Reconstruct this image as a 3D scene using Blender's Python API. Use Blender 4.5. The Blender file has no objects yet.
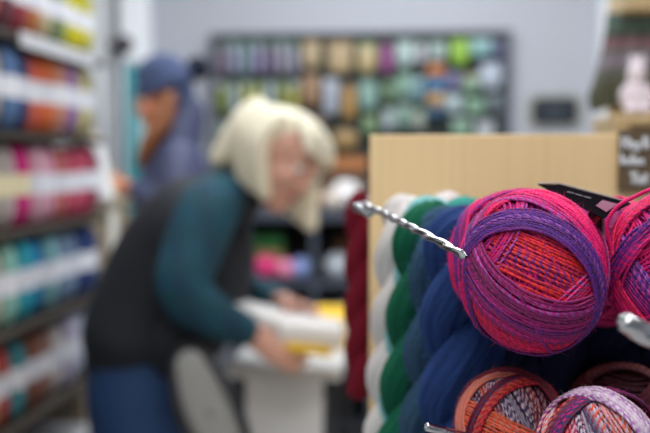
import bpy, bmesh, math, random
import numpy as np
from mathutils import Vector, Matrix

random.seed(7)
S = bpy.context.scene
COL = S.collection

# ------------------------------------------------------------------ camera
F = 900.0
YAW, PITCH = math.radians(5.1), math.radians(3.56)
CAM = Vector((0, 0, 1.3))
RC = (Matrix.Rotation(YAW, 3, 'Z') @ Matrix.Rotation(math.pi / 2 - PITCH, 3, 'X'))
cd = bpy.data.cameras.new('camera')
cam = bpy.data.objects.new('camera', cd)
COL.objects.link(cam)
cam.location = CAM
cam.rotation_euler = (math.pi / 2 - PITCH, 0, YAW)
cd.sensor_width = 36
cd.lens = 36 * F / 650
cd.dof.use_dof = True
cd.dof.focus_distance = 0.572
cd.dof.aperture_fstop = 3.6
cd.dof.aperture_blades = 9
cd.clip_start = 0.01
S.camera = cam

# ------------------------------------------------------------------ world, lights, exposure
w = bpy.data.worlds.new('world')
S.world = w
w.use_nodes = True
bg = w.node_tree.nodes['Background']
bg.inputs[0].default_value = (0.80, 0.90, 1.0, 1)
bg.inputs[1].default_value = 0.19
S.view_settings.view_transform = 'Standard'
S.view_settings.look = 'None'
S.view_settings.exposure = 0.0
S.view_settings.gamma = 1.0


def area(name, loc, size, power, color=(1, 1, 1), rot=(0, 0, 0)):
    l = bpy.data.lights.new(name, 'AREA')
    l.shape = 'RECTANGLE'
    l.size, l.size_y = size
    l.energy = power
    l.color = color
    o = bpy.data.objects.new(name, l)
    COL.objects.link(o)
    o.location = loc
    o.rotation_euler = rot
    return o


area('ceiling_light_front', (-0.15, 0.15, 2.60), (0.9, 0.3), 13.5, (1, 0.97, 0.93))
area('ceiling_light_middle', (-0.6, 2.1, 2.78), (0.5, 1.2), 26, (0.95, 0.98, 1))
area('ceiling_light_right', (1.4, 2.2, 2.78), (0.5, 1.2), 24, (0.95, 0.98, 1))
area('ceiling_light_rear', (0.0, 3.5, 2.78), (1.6, 0.4), 38, (0.94, 0.97, 1))
area('ceiling_light_stand', (0.45, 0.55, 2.70), (0.3, 0.9), 9, (1, 0.98, 0.95))
area('ceiling_light_shopfront', (-0.2, -1.2, 2.7), (1.6, 0.5), 24, (1, 0.98, 0.96))


# ------------------------------------------------------------------ placing helpers
def W(px, py, d):
    """point seen at pixel (px, py), d metres along the optical axis"""
    return CAM + RC @ Vector(((px - 325) / F * d, -(py - 216.5) / F * d, -d))


def ray(px, py):
    return RC @ Vector(((px - 325) / F, -(py - 216.5) / F, -1))


def atX(px, py, X):
    r = ray(px, py)
    return CAM + r * ((X - CAM.x) / r.x)


def atY(px, py, Y):
    r = ray(px, py)
    return CAM + r * ((Y - CAM.y) / r.y)


def atZ(px, py, Z):
    r = ray(px, py)
    return CAM + r * ((Z - CAM.z) / r.z)


def px_of(p):
    q = RC.transposed() @ (Vector(p) - CAM)
    return (325 + F * q.x / -q.z, 216.5 - F * q.y / -q.z, -q.z)


def srgb(r, g, b):
    def c(v):
        v /= 255.0
        return v / 12.92 if v <= 0.04045 else ((v + 0.055) / 1.055) ** 2.4
    return (c(r), c(g), c(b), 1)


# ------------------------------------------------------------------ materials
def mat(name, color, rough=0.6, metal=0.0, sheen=0.0, bump=None, noise=None, spec=0.5, emit=None, coat=0):
    m = bpy.data.materials.new(name)
    m.use_nodes = True
    nt = m.node_tree
    p = nt.nodes['Principled BSDF']
    p.inputs['Base Color'].default_value = color
    p.inputs['Roughness'].default_value = rough
    p.inputs['Metallic'].default_value = metal
    p.inputs['Specular IOR Level'].default_value = spec
    if sheen:
        p.inputs['Sheen Weight'].default_value = sheen
        p.inputs['Sheen Roughness'].default_value = 0.4
        p.inputs['Sheen Tint'].default_value = color
    if coat:
        p.inputs['Coat Weight'].default_value = coat
    tc = nt.nodes.new('ShaderNodeTexCoord')
    if noise:   # (scale, strength of variation, axis stretch)
        sc, amt, st = noise
        mp = nt.nodes.new('ShaderNodeMapping')
        mp.inputs['Scale'].default_value = st
        nt.links.new(tc.outputs['Object'], mp.inputs['Vector'])
        n = nt.nodes.new('ShaderNodeTexNoise')
        n.inputs['Scale'].default_value = sc
        n.inputs['Detail'].default_value = 5
        nt.links.new(mp.outputs[0], n.inputs['Vector'])
        mx = nt.nodes.new('ShaderNodeMix')
        mx.data_type = 'RGBA'
        mx.inputs[6].default_value = tuple(c * (1 - amt) for c in color[:3]) + (1,)
        mx.inputs[7].default_value = tuple(min(1, c * (1 + amt)) for c in color[:3]) + (1,)
        nt.links.new(n.outputs['Fac'], mx.inputs[0])
        nt.links.new(mx.outputs[2], p.inputs['Base Color'])
    if bump:    # (scale, strength, stretch)
        sc, amt, st = bump
        mp = nt.nodes.new('ShaderNodeMapping')
        mp.inputs['Scale'].default_value = st
        nt.links.new(tc.outputs['Object'], mp.inputs['Vector'])
        n = nt.nodes.new('ShaderNodeTexNoise')
        n.inputs['Scale'].default_value = sc
        n.inputs['Detail'].default_value = 4
        nt.links.new(mp.outputs[0], n.inputs['Vector'])
        b = nt.nodes.new('ShaderNodeBump')
        b.inputs['Strength'].default_value = amt
        b.inputs['Distance'].default_value = 0.004
        nt.links.new(n.outputs['Fac'], b.inputs['Height'])
        nt.links.new(b.outputs[0], p.inputs['Normal'])
    return m


def yarn_vertex_mat(name):
    m = bpy.data.materials.new(name)
    m.use_nodes = True
    nt = m.node_tree
    p = nt.nodes['Principled BSDF']
    a = nt.nodes.new('ShaderNodeAttribute')
    a.attribute_name = 'dye'
    nt.links.new(a.outputs['Color'], p.inputs['Base Color'])
    p.inputs['Roughness'].default_value = 0.62
    p.inputs['Specular IOR Level'].default_value = 0.35
    p.inputs['Sheen Weight'].default_value = 0.12
    p.inputs['Sheen Roughness'].default_value = 0.35
    nt.links.new(a.outputs['Color'], p.inputs['Sheen Tint'])
    return m


def hank_mat(name, color, dark=0.3, light=1.8):
    """brushed fibre running along the ply (UV: u round it, v along it)"""
    m = bpy.data.materials.new(name)
    m.use_nodes = True
    nt = m.node_tree
    p = nt.nodes['Principled BSDF']
    p.inputs['Roughness'].default_value = 0.85
    p.inputs['Specular IOR Level'].default_value = 0.2
    p.inputs['Sheen Weight'].default_value = 0.35
    p.inputs['Sheen Roughness'].default_value = 0.45
    p.inputs['Sheen Tint'].default_value = tuple(min(1, c * 1.8 + 0.02) for c in color[:3]) + (1,)
    uv = nt.nodes.new('ShaderNodeUVMap')
    mp = nt.nodes.new('ShaderNodeMapping')
    mp.inputs['Scale'].default_value = (30, 22, 1)
    mp.inputs['Rotation'].default_value = (0, 0, 0.12)
    nt.links.new(uv.outputs[0], mp.inputs['Vector'])
    n = nt.nodes.new('ShaderNodeTexNoise')
    n.inputs['Scale'].default_value = 1.0
    n.inputs['Detail'].default_value = 6
    n.inputs['Roughness'].default_value = 0.65
    nt.links.new(mp.outputs[0], n.inputs['Vector'])
    mx = nt.nodes.new('ShaderNodeMix')
    mx.data_type = 'RGBA'
    mx.inputs[6].default_value = tuple(c * dark for c in color[:3]) + (1,)
    mx.inputs[7].default_value = tuple(min(1, c * light) for c in color[:3]) + (1,)
    nt.links.new(n.outputs['Fac'], mx.inputs[0])
    nt.links.new(mx.outputs[2], p.inputs['Base Color'])
    b = nt.nodes.new('ShaderNodeBump')
    b.inputs['Strength'].default_value = 0.9
    b.inputs['Distance'].default_value = 0.003
    nt.links.new(n.outputs['Fac'], b.inputs['Height'])
    nt.links.new(b.outputs[0], p.inputs['Normal'])
    return m


def wood_mat(name, c1, c2):
    m = bpy.data.materials.new(name)
    m.use_nodes = True
    nt = m.node_tree
    p = nt.nodes['Principled BSDF']
    p.inputs['Roughness'].default_value = 0.5
    tc = nt.nodes.new('ShaderNodeTexCoord')
    mp = nt.nodes.new('ShaderNodeMapping')
    mp.inputs['Scale'].default_value = (170, 170, 2.2)
    nt.links.new(tc.outputs['Object'], mp.inputs['Vector'])
    n = nt.nodes.new('ShaderNodeTexNoise')
    n.inputs['Scale'].default_value = 1.0
    n.inputs['Detail'].default_value = 5
    n.inputs['Distortion'].default_value = 0.4
    nt.links.new(mp.outputs[0], n.inputs['Vector'])
    r = nt.nodes.new('ShaderNodeValToRGB')
    r.color_ramp.elements[0].position = 0.3
    r.color_ramp.elements[0].color = c1
    r.color_ramp.elements[1].position = 0.7
    r.color_ramp.elements[1].color = c2
    nt.links.new(n.outputs['Fac'], r.inputs[0])
    nt.links.new(r.outputs[0], p.inputs['Base Color'])
    return m


_fibre = {}


def fibre(rgb):
    """plain knitting yarn colour, cached"""
    k = tuple(rgb)
    if k not in _fibre:
        _fibre[k] = mat('yarn_%02x%02x%02x' % k, srgb(*rgb), 0.85, sheen=0.2, spec=0.2,
                        noise=(30, 0.25, (1, 1, 2)), bump=(120, 0.5, (1, 1, 0.2)))
    return _fibre[k]


_plain = {}


def plain(rgb, rough=0.55):
    k = tuple(rgb) + (rough,)
    if k not in _plain:
        _plain[k] = mat('paint_%02x%02x%02x' % tuple(rgb), srgb(*rgb), rough, noise=(8, 0.06, (1, 1, 1)))
    return _plain[k]


# ------------------------------------------------------------------ mesh helpers
def link(name, me, material=None, parent=None, smooth=True):
    o = bpy.data.objects.new(name, me)
    COL.objects.link(o)
    if material:
        if me.materials:
            me.materials[0] = material
        else:
            me.materials.append(material)
    if smooth and len(me.polygons):
        me.polygons.foreach_set('use_smooth', [True] * len(me.polygons))
    if parent:
        o.parent = parent
        o.matrix_parent_inverse = Matrix.Translation(-parent.location) if parent.rotation_euler.z == 0 else parent.matrix_basis.inverted()
    return o


def tag(o, label=None, cat=None, group=None, kind=None):
    if label: o['label'] = label
    if cat: o['category'] = cat
    if group: o['group'] = group
    if kind: o['kind'] = kind
    return o


def thing(name, loc, label, cat, group=None):
    o = bpy.data.objects.new(name, None)
    o.empty_display_size = 0.05
    COL.objects.link(o)
    o.location = loc
    return tag(o, label, cat, group)


def from_bm(name, bm, material=None, parent=None, smooth=False):
    me = bpy.data.meshes.new(name)
    bmesh.ops.recalc_face_normals(bm, faces=bm.faces)
    bm.to_mesh(me)
    bm.free()
    return link(name, me, material, parent, smooth)


def from_np(name, V, Fc, material=None, parent=None, smooth=True, colors=None, uvs=None):
    """V (n,3), Fc (m,4) quads"""
    me = bpy.data.meshes.new(name)
    n, m = len(V), len(Fc)
    me.vertices.add(n)
    me.vertices.foreach_set('co', np.asarray(V, np.float32).ravel())
    me.loops.add(m * 4)
    me.loops.foreach_set('vertex_index', np.asarray(Fc, np.int32).ravel())
    me.polygons.add(m)
    me.polygons.foreach_set('loop_start', np.arange(0, m * 4, 4, dtype=np.int32))
    me.polygons.foreach_set('loop_total', np.full(m, 4, np.int32))
    me.update(calc_edges=True)
    if colors is not None:
        a = me.attributes.new('dye', 'FLOAT_COLOR', 'POINT')
        c = np.ones((n, 4), np.float32)
        c[:, :3] = colors
        a.data.foreach_set('color', c.ravel())
    if uvs is not None:
        u = me.uv_layers.new(name='UVMap')
        u.data.foreach_set('uv', np.asarray(uvs, np.float32).ravel())
    return link(name, me, material, parent, smooth)


def box_bm(bm, c, size, rot=None, bev=0.0):
    r = bmesh.ops.create_cube(bm, size=1.0)
    vs = r['verts']
    M = Matrix.Translation(Vector(c))
    if rot is not None:
        M = M @ rot.to_4x4()
    M = M @ Matrix.Diagonal((size[0], size[1], size[2], 1))
    bmesh.ops.transform(bm, matrix=M, verts=vs)
    if bev:
        es = list({e for v in vs for e in v.link_edges})
        bmesh.ops.bevel(bm, geom=es, offset=bev, segments=2, profile=0.6, affect='EDGES')
    return vs


def box(name, c, size, material, parent=None, rot=None, bev=0.002):
    bm = bmesh.new()
    box_bm(bm, c, size, rot, bev)
    return from_bm(name, bm, material, parent)


def span(name, lo, hi, material, parent=None, bev=0.002):
    lo, hi = Vector(lo), Vector(hi)
    return box(name, (lo + hi) / 2, hi - lo, material, parent, None, bev)


def crom(P, n):
    """Catmull-Rom resample rows of P (k, c) to n samples"""
    P = np.asarray(P, float)
    k = len(P)
    t = np.linspace(0, k - 1, n)
    i = np.clip(t.astype(int), 0, k - 2)
    f = (t - i)[:, None]
    p0 = P[np.clip(i - 1, 0, k - 1)]
    p1, p2 = P[i], P[i + 1]
    p3 = P[np.clip(i + 2, 0, k - 1)]
    return 0.5 * ((2 * p1) + (-p0 + p2) * f + (2 * p0 - 5 * p1 + 4 * p2 - p3) * f ** 2 + (-p0 + 3 * p1 - 3 * p2 + p3) * f ** 3)


def sweep_np(P, rad, sides=12, closed=False, side_vec=None, section=None):
    """tube along P (n,3); rad (n,2) or (n,) -> V, F.  section(i_array, phi_array)->radius factor"""
    P = np.asarray(P, float)
    n = len(P)
    rad = np.asarray(rad, float)
    if rad.ndim == 0:
        rad = np.full(n, float(rad))
    if rad.ndim == 1:
        rad = np.stack([rad, rad], 1)
    if closed:
        T = np.roll(P, -1, 0) - np.roll(P, 1, 0)
    else:
        T = np.gradient(P, axis=0)
    T /= np.linalg.norm(T, axis=1)[:, None] + 1e-12
    if side_vec is not None:
        A = np.tile(np.asarray(side_vec, float), (n, 1))
        A -= (A * T).sum(1)[:, None] * T
        A /= np.linalg.norm(A, axis=1)[:, None] + 1e-12
    else:
        A = np.zeros((n, 3))
        a = np.cross(T[0], [0.3, 0.2, 1.0])
        if np.linalg.norm(a) < 0.1:
            a = np.cross(T[0], [1, 0, 0])
        a /= np.linalg.norm(a)
        for i in range(n):
            a = a - a.dot(T[i]) * T[i]
            a /= np.linalg.norm(a) + 1e-12
            A[i] = a
    B = np.cross(T, A)
    ph = np.arange(sides) / sides * 2 * math.pi
    s = np.ones((n, sides))
    if section is not None:
        s = section(np.arange(n)[:, None], ph[None, :])
    V = P[:, None, :] + A[:, None, :] * (np.cos(ph)[None, :, None] * rad[:, None, 0:1] * s[..., None]) \
        + B[:, None, :] * (np.sin(ph)[None, :, None] * rad[:, None, 1:2] * s[..., None])
    V = V.reshape(-1, 3)
    m = n if closed else n - 1
    i = np.arange(m)[:, None]
    j = np.arange(sides)[None, :]
    i2 = (i + 1) % n
    j2 = (j + 1) % sides
    Fc = np.stack([i * sides + j, i * sides + j2, i2 * sides + j2, i2 * sides + j], -1).reshape(-1, 4)
    return V, Fc


def capped(points, n=24, sides=16, side_vec=None):
    """closed tapered limb: points rows (x,y,z,rx,ry) -> V,F with rounded ends"""
    P = crom(points, n)
    c, r = P[:, :3], P[:, 3:5]
    t0 = (c[0] - c[1]); t0 /= np.linalg.norm(t0)
    t1 = (c[-1] - c[-2]); t1 /= np.linalg.norm(t1)
    pre_c, pre_r, post_c, post_r = [], [], [], []
    for a in (85, 65, 42, 20):
        a = math.radians(a)
        pre_c.append(c[0] + t0 * min(r[0]) * math.sin(a)); pre_r.append(r[0] * math.cos(a))
    for a in (20, 42, 65, 85):
        a = math.radians(a)
        post_c.append(c[-1] + t1 * min(r[-1]) * math.sin(a)); post_r.append(r[-1] * math.cos(a))
    c = np.vstack([pre_c, c, post_c])
    r = np.vstack([pre_r, r, post_r])
    return sweep_np(c, r, sides, False, side_vec)


def ellipsoid(c, r, R=None, nu=20, nv=14):
    u = np.linspace(0, 2 * math.pi, nu, endpoint=False)
    v = np.linspace(0.06, math.pi - 0.06, nv)
    D = np.stack([np.outer(np.sin(v), np.cos(u)), np.outer(np.sin(v), np.sin(u)), np.outer(np.cos(v), np.ones(nu))], -1).reshape(-1, 3)
    D = D * np.asarray(r)
    if R is not None:
        D = D @ np.array(R).T
    V = D + np.asarray(c)
    i = np.arange(nv - 1)[:, None]; j = np.arange(nu)[None, :]
    Fc = np.stack([i * nu + j, (i + 1) * nu + j, (i + 1) * nu + (j + 1) % nu, i * nu + (j + 1) % nu], -1).reshape(-1, 4)
    return V, Fc


def close_ends(bm):
    es = [e for e in bm.edges if len(e.link_faces) == 1]
    if es:
        bmesh.ops.holes_fill(bm, edges=es, sides=0)


def fuse(name, pieces, voxel, material, parent=None, smooth=4, factor=0.5):
    """join overlapping closed pieces into ONE continuous skin"""
    off, VV, FF = 0, [], []
    for V, Fc in pieces:
        VV.append(V); FF.append(Fc + off); off += len(V)
    V = np.vstack(VV); Fc = np.vstack(FF)
    me = bpy.data.meshes.new(name)
    me.from_pydata(V.tolist(), [], Fc.tolist())
    bm = bmesh.new(); bm.from_mesh(me)
    close_ends(bm)
    bmesh.ops.recalc_face_normals(bm, faces=bm.faces)
    bm.to_mesh(me); bm.free()
    tmp = bpy.data.objects.new('tmp', me)
    COL.objects.link(tmp)
    m = tmp.modifiers.new('r', 'REMESH')
    m.mode = 'VOXEL'
    m.voxel_size = voxel
    s = tmp.modifiers.new('s', 'SMOOTH')
    s.factor = factor
    s.iterations = smooth
    dg = bpy.context.evaluated_depsgraph_get()
    me2 = bpy.data.meshes.new_from_object(tmp.evaluated_get(dg))
    bpy.data.objects.remove(tmp)
    bpy.data.meshes.remove(me)
    me2.name = name
    return link(name, me2, material, parent, True)


def tube(name, pts, r, material, parent=None, sides=12, n=40, caps=True):
    rows = [tuple(p) + (r, r) for p in pts]
    V, Fc = capped(rows, n, sides)
    o = from_np(name, V, Fc, material, parent)
    return o


def rounded_slab(name, c, size, material, parent=None, rot=None, bev=0.01):
    return box(name, c, size, material, parent, rot, bev)


# ================================================================== THE ROOM
M_wall = mat('wall_paint', srgb(176, 179, 188), 0.85, noise=(1.5, 0.03, (1, 1, 1)))
M_wallw = mat('side_wall_paint', srgb(214, 216, 218), 0.85, noise=(1.5, 0.03, (1, 1, 1)))
M_floor = mat('floor_vinyl', srgb(176, 176, 178), 0.45, noise=(6, 0.12, (1, 1, 1)))
M_ceil = mat('ceiling_paint', srgb(230, 230, 228), 0.9)
M_white = mat('white_trim', srgb(232, 234, 238), 0.5)
XL, YB, XR, ZC, YF = -1.5, 4.6, 2.6, 2.85, -2.4


def room(name, lo, hi, m):
    return tag(span(name, lo, hi, m, None, 0), kind='structure')


room('floor', (XL - .1, YF, -0.1), (XR + .1, YB + .1, 0), M_floor)
room('ceiling', (XL - .1, YF, ZC), (XR + .1, YB + .1, ZC + .1), M_ceil)
room('wall_left', (XL - .1, YF, 0), (XL, YB + .1, ZC), M_wallw)
room('wall_back', (XL, YB, 0), (XR + .1, YB + .1, ZC), M_wall)
room('wall_right', (XR, YF, 0), (XR + .1, YB, ZC), M_wall)
room('baseboard_back', (XL, YB - .015, 0), (XR, YB, .1), M_white)
a = atY(123, 100, YB - .06).x
b = atY(150, 100, YB - .06).x
room('trim_1', (a, YB - .09, 0), (b, YB, ZC), mat('gloss_white_trim', srgb(248, 250, 255), 0.35))
a = atY(600, 60, YB - .05).x
room('trim_2', (a, YB - .06, 0), (a + .12, YB, ZC), M_white)

# ================================================================== LEFT YARN WALL
M_taupe = mat('taupe_laminate', srgb(142, 128, 108), 0.6, noise=(4, 0.12, (1, 1, 1)))
M_shelf = mat('dark_shelf_laminate', srgb(58, 50, 42), 0.6, noise=(6, 0.2, (1, 1, 1)))
M_rail = mat('price_rail_plastic', srgb(206, 208, 214), 0.5)
rackX, rackB = -0.865, -1.26
Y0, Y1 = 1.35, 2.55
ZS = [1.586, 1.364, 1.142, 0.920, 0.698]
rack = thing('yarn_rack', (-1.1, 1.95, 0), 'tall dark shelved yarn rack along the side wall, filled with banded skeins', 'shelving')
span('back_panel', (rackB - .02, Y0, 0.05), (rackB, Y1, 2.05), M_taupe, rack)
span('side_panel', (rackB, Y0 - .02, 0), (rackX - .12, Y0, 2.05), M_shelf, rack)
span('side_panel', (rackB, Y1 - .02, 0.66), (rackX - .16, Y1, 2.05), M_taupe, rack)
span('shelf', (rackB, Y0, 1.80), (rackX, Y1, 1.818), M_shelf, rack)
for i, z in enumerate(ZS):
    sh = span('shelf', (rackB, Y0, z - .018), (rackX, Y1, z), M_shelf, rack)
    if i == 0:
        span('price_rail', (rackX, 1.97, z - .030), (rackX + .006, Y1 - .10, z + .004), M_rail, sh)

ROWS = [
    ('top', [(206, 200, 90), (226, 216, 20), (212, 204, 40), (118, 140, 96), (196, 178, 140), (190, 110, 60), (150, 50, 62), (104, 52, 66), (216, 112, 62), (120, 60, 50), (190, 160, 110)]),
    ('second', [(186, 182, 150), (206, 194, 120), (148, 108, 178), (206, 140, 120), (232, 108, 52), (226, 96, 72), (44, 60, 110), (84, 118, 172), (176, 160, 132), (150, 150, 160), (90, 80, 90)]),
    ('middle', [(124, 40, 66), (200, 70, 98), (206, 76, 104), (210, 112, 110), (232, 160, 190), (226, 170, 190), (216, 26, 124), (196, 176, 180), (168, 170, 150), (220, 190, 190), (200, 140, 150)]),
    ('fourth', [(36, 56, 110), (30, 52, 110), (120, 146, 184), (110, 140, 172), (120, 176, 186), (22, 122, 190), (36, 164, 190), (140, 200, 190), (196, 178, 150), (190, 150, 160), (90, 120, 190)]),
    ('bottom', [(206, 206, 216), (190, 200, 222), (200, 190, 220), (222, 216, 214), (160, 116, 104), (132, 76, 60), (60, 140, 156), (190, 60, 60), (120, 160, 90), (200, 160, 190)]),
]
CN = {}


def cname(rgb):
    import colorsys
    h, s, v = colorsys.rgb_to_hsv(*[c / 255 for c in rgb])
    h *= 360
    if s < .12: return 'white' if v > .8 else 'grey'
    tone = 'dark ' if v < .5 else ('pale ' if s < .35 else '')
    for lim, nm in ((12, 'red'), (30, 'orange'), (48, 'tan'), (70, 'yellow'), (160, 'green'), (195, 'turquoise'),
                    (250, 'blue'), (290, 'purple'), (345, 'pink'), (361, 'red')):
        if h <= lim:
            if nm == 'orange' and v < .8: nm = 'brown'
            return tone + nm
    return 'grey'


def skein_mesh():
    """pull skein: soft capsule with slanting strand ridges"""
    nz, na = 30, 36
    V = []
    for i in range(nz):
        t = i / (nz - 1)
        z = -math.cos(math.pi * t)
        r = (1 - abs(z) ** 3.2) ** 0.5 if abs(z) < 1 else 0
        r = max(r, 0.12)
        waist = 1 - 0.10 * math.exp(-(z / .25) ** 2)
        for j in range(na):
            a = j / na * 2 * math.pi
            rr = 0.0355 * r * waist * (1 + 0.035 * math.sin(9 * a + 5 * z) + 0.02 * math.sin(14 * a - 8 * z))
            V.append((rr * math.cos(a), rr * math.sin(a), 0.097 + z * 0.096))
    i = np.arange(nz - 1)[:, None]; j = np.arange(na)[None, :]
    Fc = np.stack([i * na + j, i * na + (j + 1) % na, (i + 1) * na + (j + 1) % na, (i + 1) * na + j], -1).reshape(-1, 4)
    return np.array(V), Fc


def band_mesh():
    na = 36
    V = []
    for z in (0.074, 0.078, 0.118, 0.122):
        for j in range(na):
            a = j / na * 2 * math.pi
            V.append((0.0352 * math.cos(a), 0.0352 * math.sin(a), z))
    i = np.arange(3)[:, None]; j = np.arange(na)[None, :]
    Fc = np.stack([i * na + j, i * na + (j + 1) % na, (i + 1) * na + (j + 1) % na, (i + 1) * na + j], -1).reshape(-1, 4)
    return np.array(V), Fc


ORD = ['first', 'second', 'third', 'fourth', 'fifth', 'sixth', 'seventh', 'eighth', 'ninth', 'tenth', 'eleventh', 'twelfth', 'thirteenth', 'fourteenth']
V, Fc = skein_mesh()
sk0 = from_np('yarn_skein', V, Fc, fibre((200, 200, 200)))
V, Fc = band_mesh()
bd0 = from_np('paper_band', V, Fc, plain((226, 228, 238)), sk0)
bd0.data.materials[0] = plain((226, 228, 238))
bands_c = [(238, 240, 248), (226, 228, 240), (236, 226, 190)]
first = True
for ri, (rn, cols) in enumerate(ROWS):
    for i, c in enumerate(cols):
        if first:
            o, bnd, first = sk0, bd0, False
        else:
            o = sk0.copy(); COL.objects.link(o)
            bnd = bd0.copy(); COL.objects.link(bnd); bnd.parent = o
        y = 2.497 - 0.0765 * i + random.uniform(-.003, .003) - (0.05 if ri == 4 else 0) - (0.012 if ri == 3 else 0)
        o.location = (rackX - 0.045 + random.uniform(-.006, .006), y, ZS[ri] + .0005)
        o.rotation_euler = (0, 0, random.uniform(0, 6))
        s = random.uniform(.98, 1.03)
        o.scale = (s, s, random.uniform(.98, 1.02) * (1.04 if ri != 0 else 1.0))
        o.material_slots[0].link = 'OBJECT'
        o.material_slots[0].material = fibre(tuple(int(v * .84 + 24) for v in c))
        bnd.material_slots[0].link = 'OBJECT'
        bnd.material_slots[0].material = plain(bands_c[2] if (ri == 2 and i > 5) else bands_c[(i + ri) % 2])
        tag(o, '%s banded yarn skein, %s from the far end of the %s rack shelf' % (cname(c), ORD[i], rn), 'yarn skein',
            group='banded skeins on the %s rack shelf' % rn)

# taupe cabinet beyond the rack
cab = thing('low_cabinet', (-1.27, 2.9, 0), 'chest-high taupe cabinet between the yarn rack and the person in the beanie', 'cabinet')
cx = -.97
span('body', (XL + .03, 2.56, 0.04), (cx, 3.07, 1.15), M_taupe, cab)
span('top', (XL + .03, 2.555, 1.15), (cx + .015, 3.08, 1.17), mat('pale_taupe_top', srgb(170, 158, 136), .5), cab)
for k in range(2):
    dr = span('door', (cx, 2.575 + .25 * k, .10), (cx + .016, 2.80 + .25 * k, 1.13), M_taupe, cab)
    span('handle', (cx + .016, 2.77 + .075 * k, .8), (cx + .03, 2.782 + .075 * k, .93), mat('brushed_handle', srgb(150, 150, 150), .3, 1), dr)
tg = atX(114, 240, cx + .02)
tag(box('paper_notice', (cx + .018, tg.y, tg.z), (.002, .09, .20), plain((226, 224, 214))), 'tall white paper notice stuck on the taupe cabinet front', 'paper')

# white cones of yarn on the cabinet
def cone(px, py_top, d, label, rgb, base_r=.065):
    top = W(px, py_top, d)
    z0 = 1.17
    h = top.z - z0
    t = thing('yarn_cone', (top.x, top.y, z0), label, 'yarn cone')
    P = [(top.x, top.y, z0 + .012 + (h - .03) * k / 11) for k in range(12)]
    R = [base_r * (1 - .42 * k / 11) for k in range(12)]
    V, Fc = capped([p + (r, r) for p, r in zip(P, R)][:], 40, 28)
    V = V.copy()
    V[:, 2] = np.clip(V[:, 2], z0 + .003, None)
    from_np('wound_yarn', V, Fc, fibre(rgb), t)
    tube('cone_core', [(top.x, top.y, z0 + h - .05), (top.x, top.y, z0 + h - .0), (top.x, top.y, z0 + h + .012)], .016, plain((200, 180, 150)), t, n=8)
    return t


cone(94, 140, 2.86, 'fat white cone of yarn standing on the taupe cabinet nearest the rack', (226, 228, 236), .055)
cone(104, 166, 3.0, 'cream cone of yarn on the taupe cabinet beside the reaching hand', (214, 204, 184), .04)
# pale box added in place of the open floor visible here
pb = thing('floor_stand_in', (-1.12, 2.25, 0), 'pale grey lidded box standing in for open floor beneath the yarn rack end', 'box')
span('body', (-1.18, 2.05, 0), (-.92, 2.49, .50), plain((196, 196, 200)), pb, .008)
span('lid', (-1.19, 2.04, .50), (-.91, 2.50, .54), plain((214, 214, 218)), pb, .006)

# hook fitting on the wall and the teal banner
hk = atX(115, 45, XL + .03)
kn = thing('wall_fitting', hk, 'small round dark fitting high on the white side wall beyond the rack', 'wall fitting')
V, Fc = capped([(XL + .002, hk.y, hk.z, .03, .03), (XL + .02, hk.y, hk.z, .03, .03)], 6, 20)
from_np('plate', V, Fc, plain((120, 110, 108)), kn)
V, Fc = capped([(XL + .02, hk.y, hk.z, .02, .02), (XL + .07, hk.y, hk.z, .05, .05)], 8, 20)
from_np('knob', V, Fc, plain((54, 50, 58)), kn)

c = W(143, 64, 4.2)
e = W(163, 64, 4.2).x
bn = thing('teal_banner', ((c.x), c.y, 0), 'tall teal banner standing against the back wall behind the beanie wearer', 'banner')
lx = W(124, 64, 4.2).x
span('banner_sheet', (lx, c.y - .004, .12), (e, c.y + .004, c.z), mat('teal_banner_cloth', srgb(50, 142, 152), .6, noise=(5, .15, (1, 1, 1))), bn, 0)
span('banner_print', (lx + .05, c.y - .006, c.z - .42), (lx + .12, c.y - .004, c.z - .1), plain((150, 196, 204)), bn, 0)
span('base', (lx, c.y - .08, 0), (e, c.y + .08, .05), plain((80, 84, 88)), bn)
tube('pole', [(c.x, c.y + .02, .04), (c.x, c.y + .02, 1), (c.x, c.y + .02, c.z)], .008, plain((150, 150, 150)), bn, n=6)
span('top_bar', (lx - .005, c.y - .01, c.z - .01), (e + .005, c.y + .03, c.z + .015), plain((150, 170, 176)), bn)

# ================================================================== BACK DISPLAY BOARD
bl, br_ = atY(214, 90, 4.56).x, atY(507, 90, 4.56).x
bt = atY(330, 36, 4.56).z
bb = 1.20
M_frame = mat('charcoal_frame', srgb(84, 88, 98), .6)
M_board = mat('dark_pegboard', srgb(40, 50, 48), .8, noise=(12, .2, (1, 1, 1)))
bo = thing('display_board', ((bl + br_) / 2, 4.58, bb), 'wide dark framed peg display on the back wall, packed with hanging haberdashery', 'display board')
span('peg_panel', (bl, 4.575, bb), (br_, 4.598, bt), M_board, bo, 0)
for nm, lo, hi in (('frame_side', (bl - .02, 4.545, bb - .02), (bl + .015, 4.6, bt + .02)),
                   ('frame_side', (br_ - .015, 4.545, bb - .02), (br_ + .02, 4.6, bt + .02)),
                   ('frame_top', (bl + .015, 4.545, bt), (br_ - .015, 4.6, bt + .02)),
                   ('frame_bottom', (bl + .015, 4.545, bb - .02), (br_ - .015, 4.6, bb))):
    span(nm, lo, hi, M_frame, bo)
for px in (299, 352, 383):
    x = atY(px, 90, 4.56).x
    span('divider', (x - .008, 4.555, bb), (x + .008, 4.575, bt), mat('divider_black', srgb(40, 40, 46), .7), bo)


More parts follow.
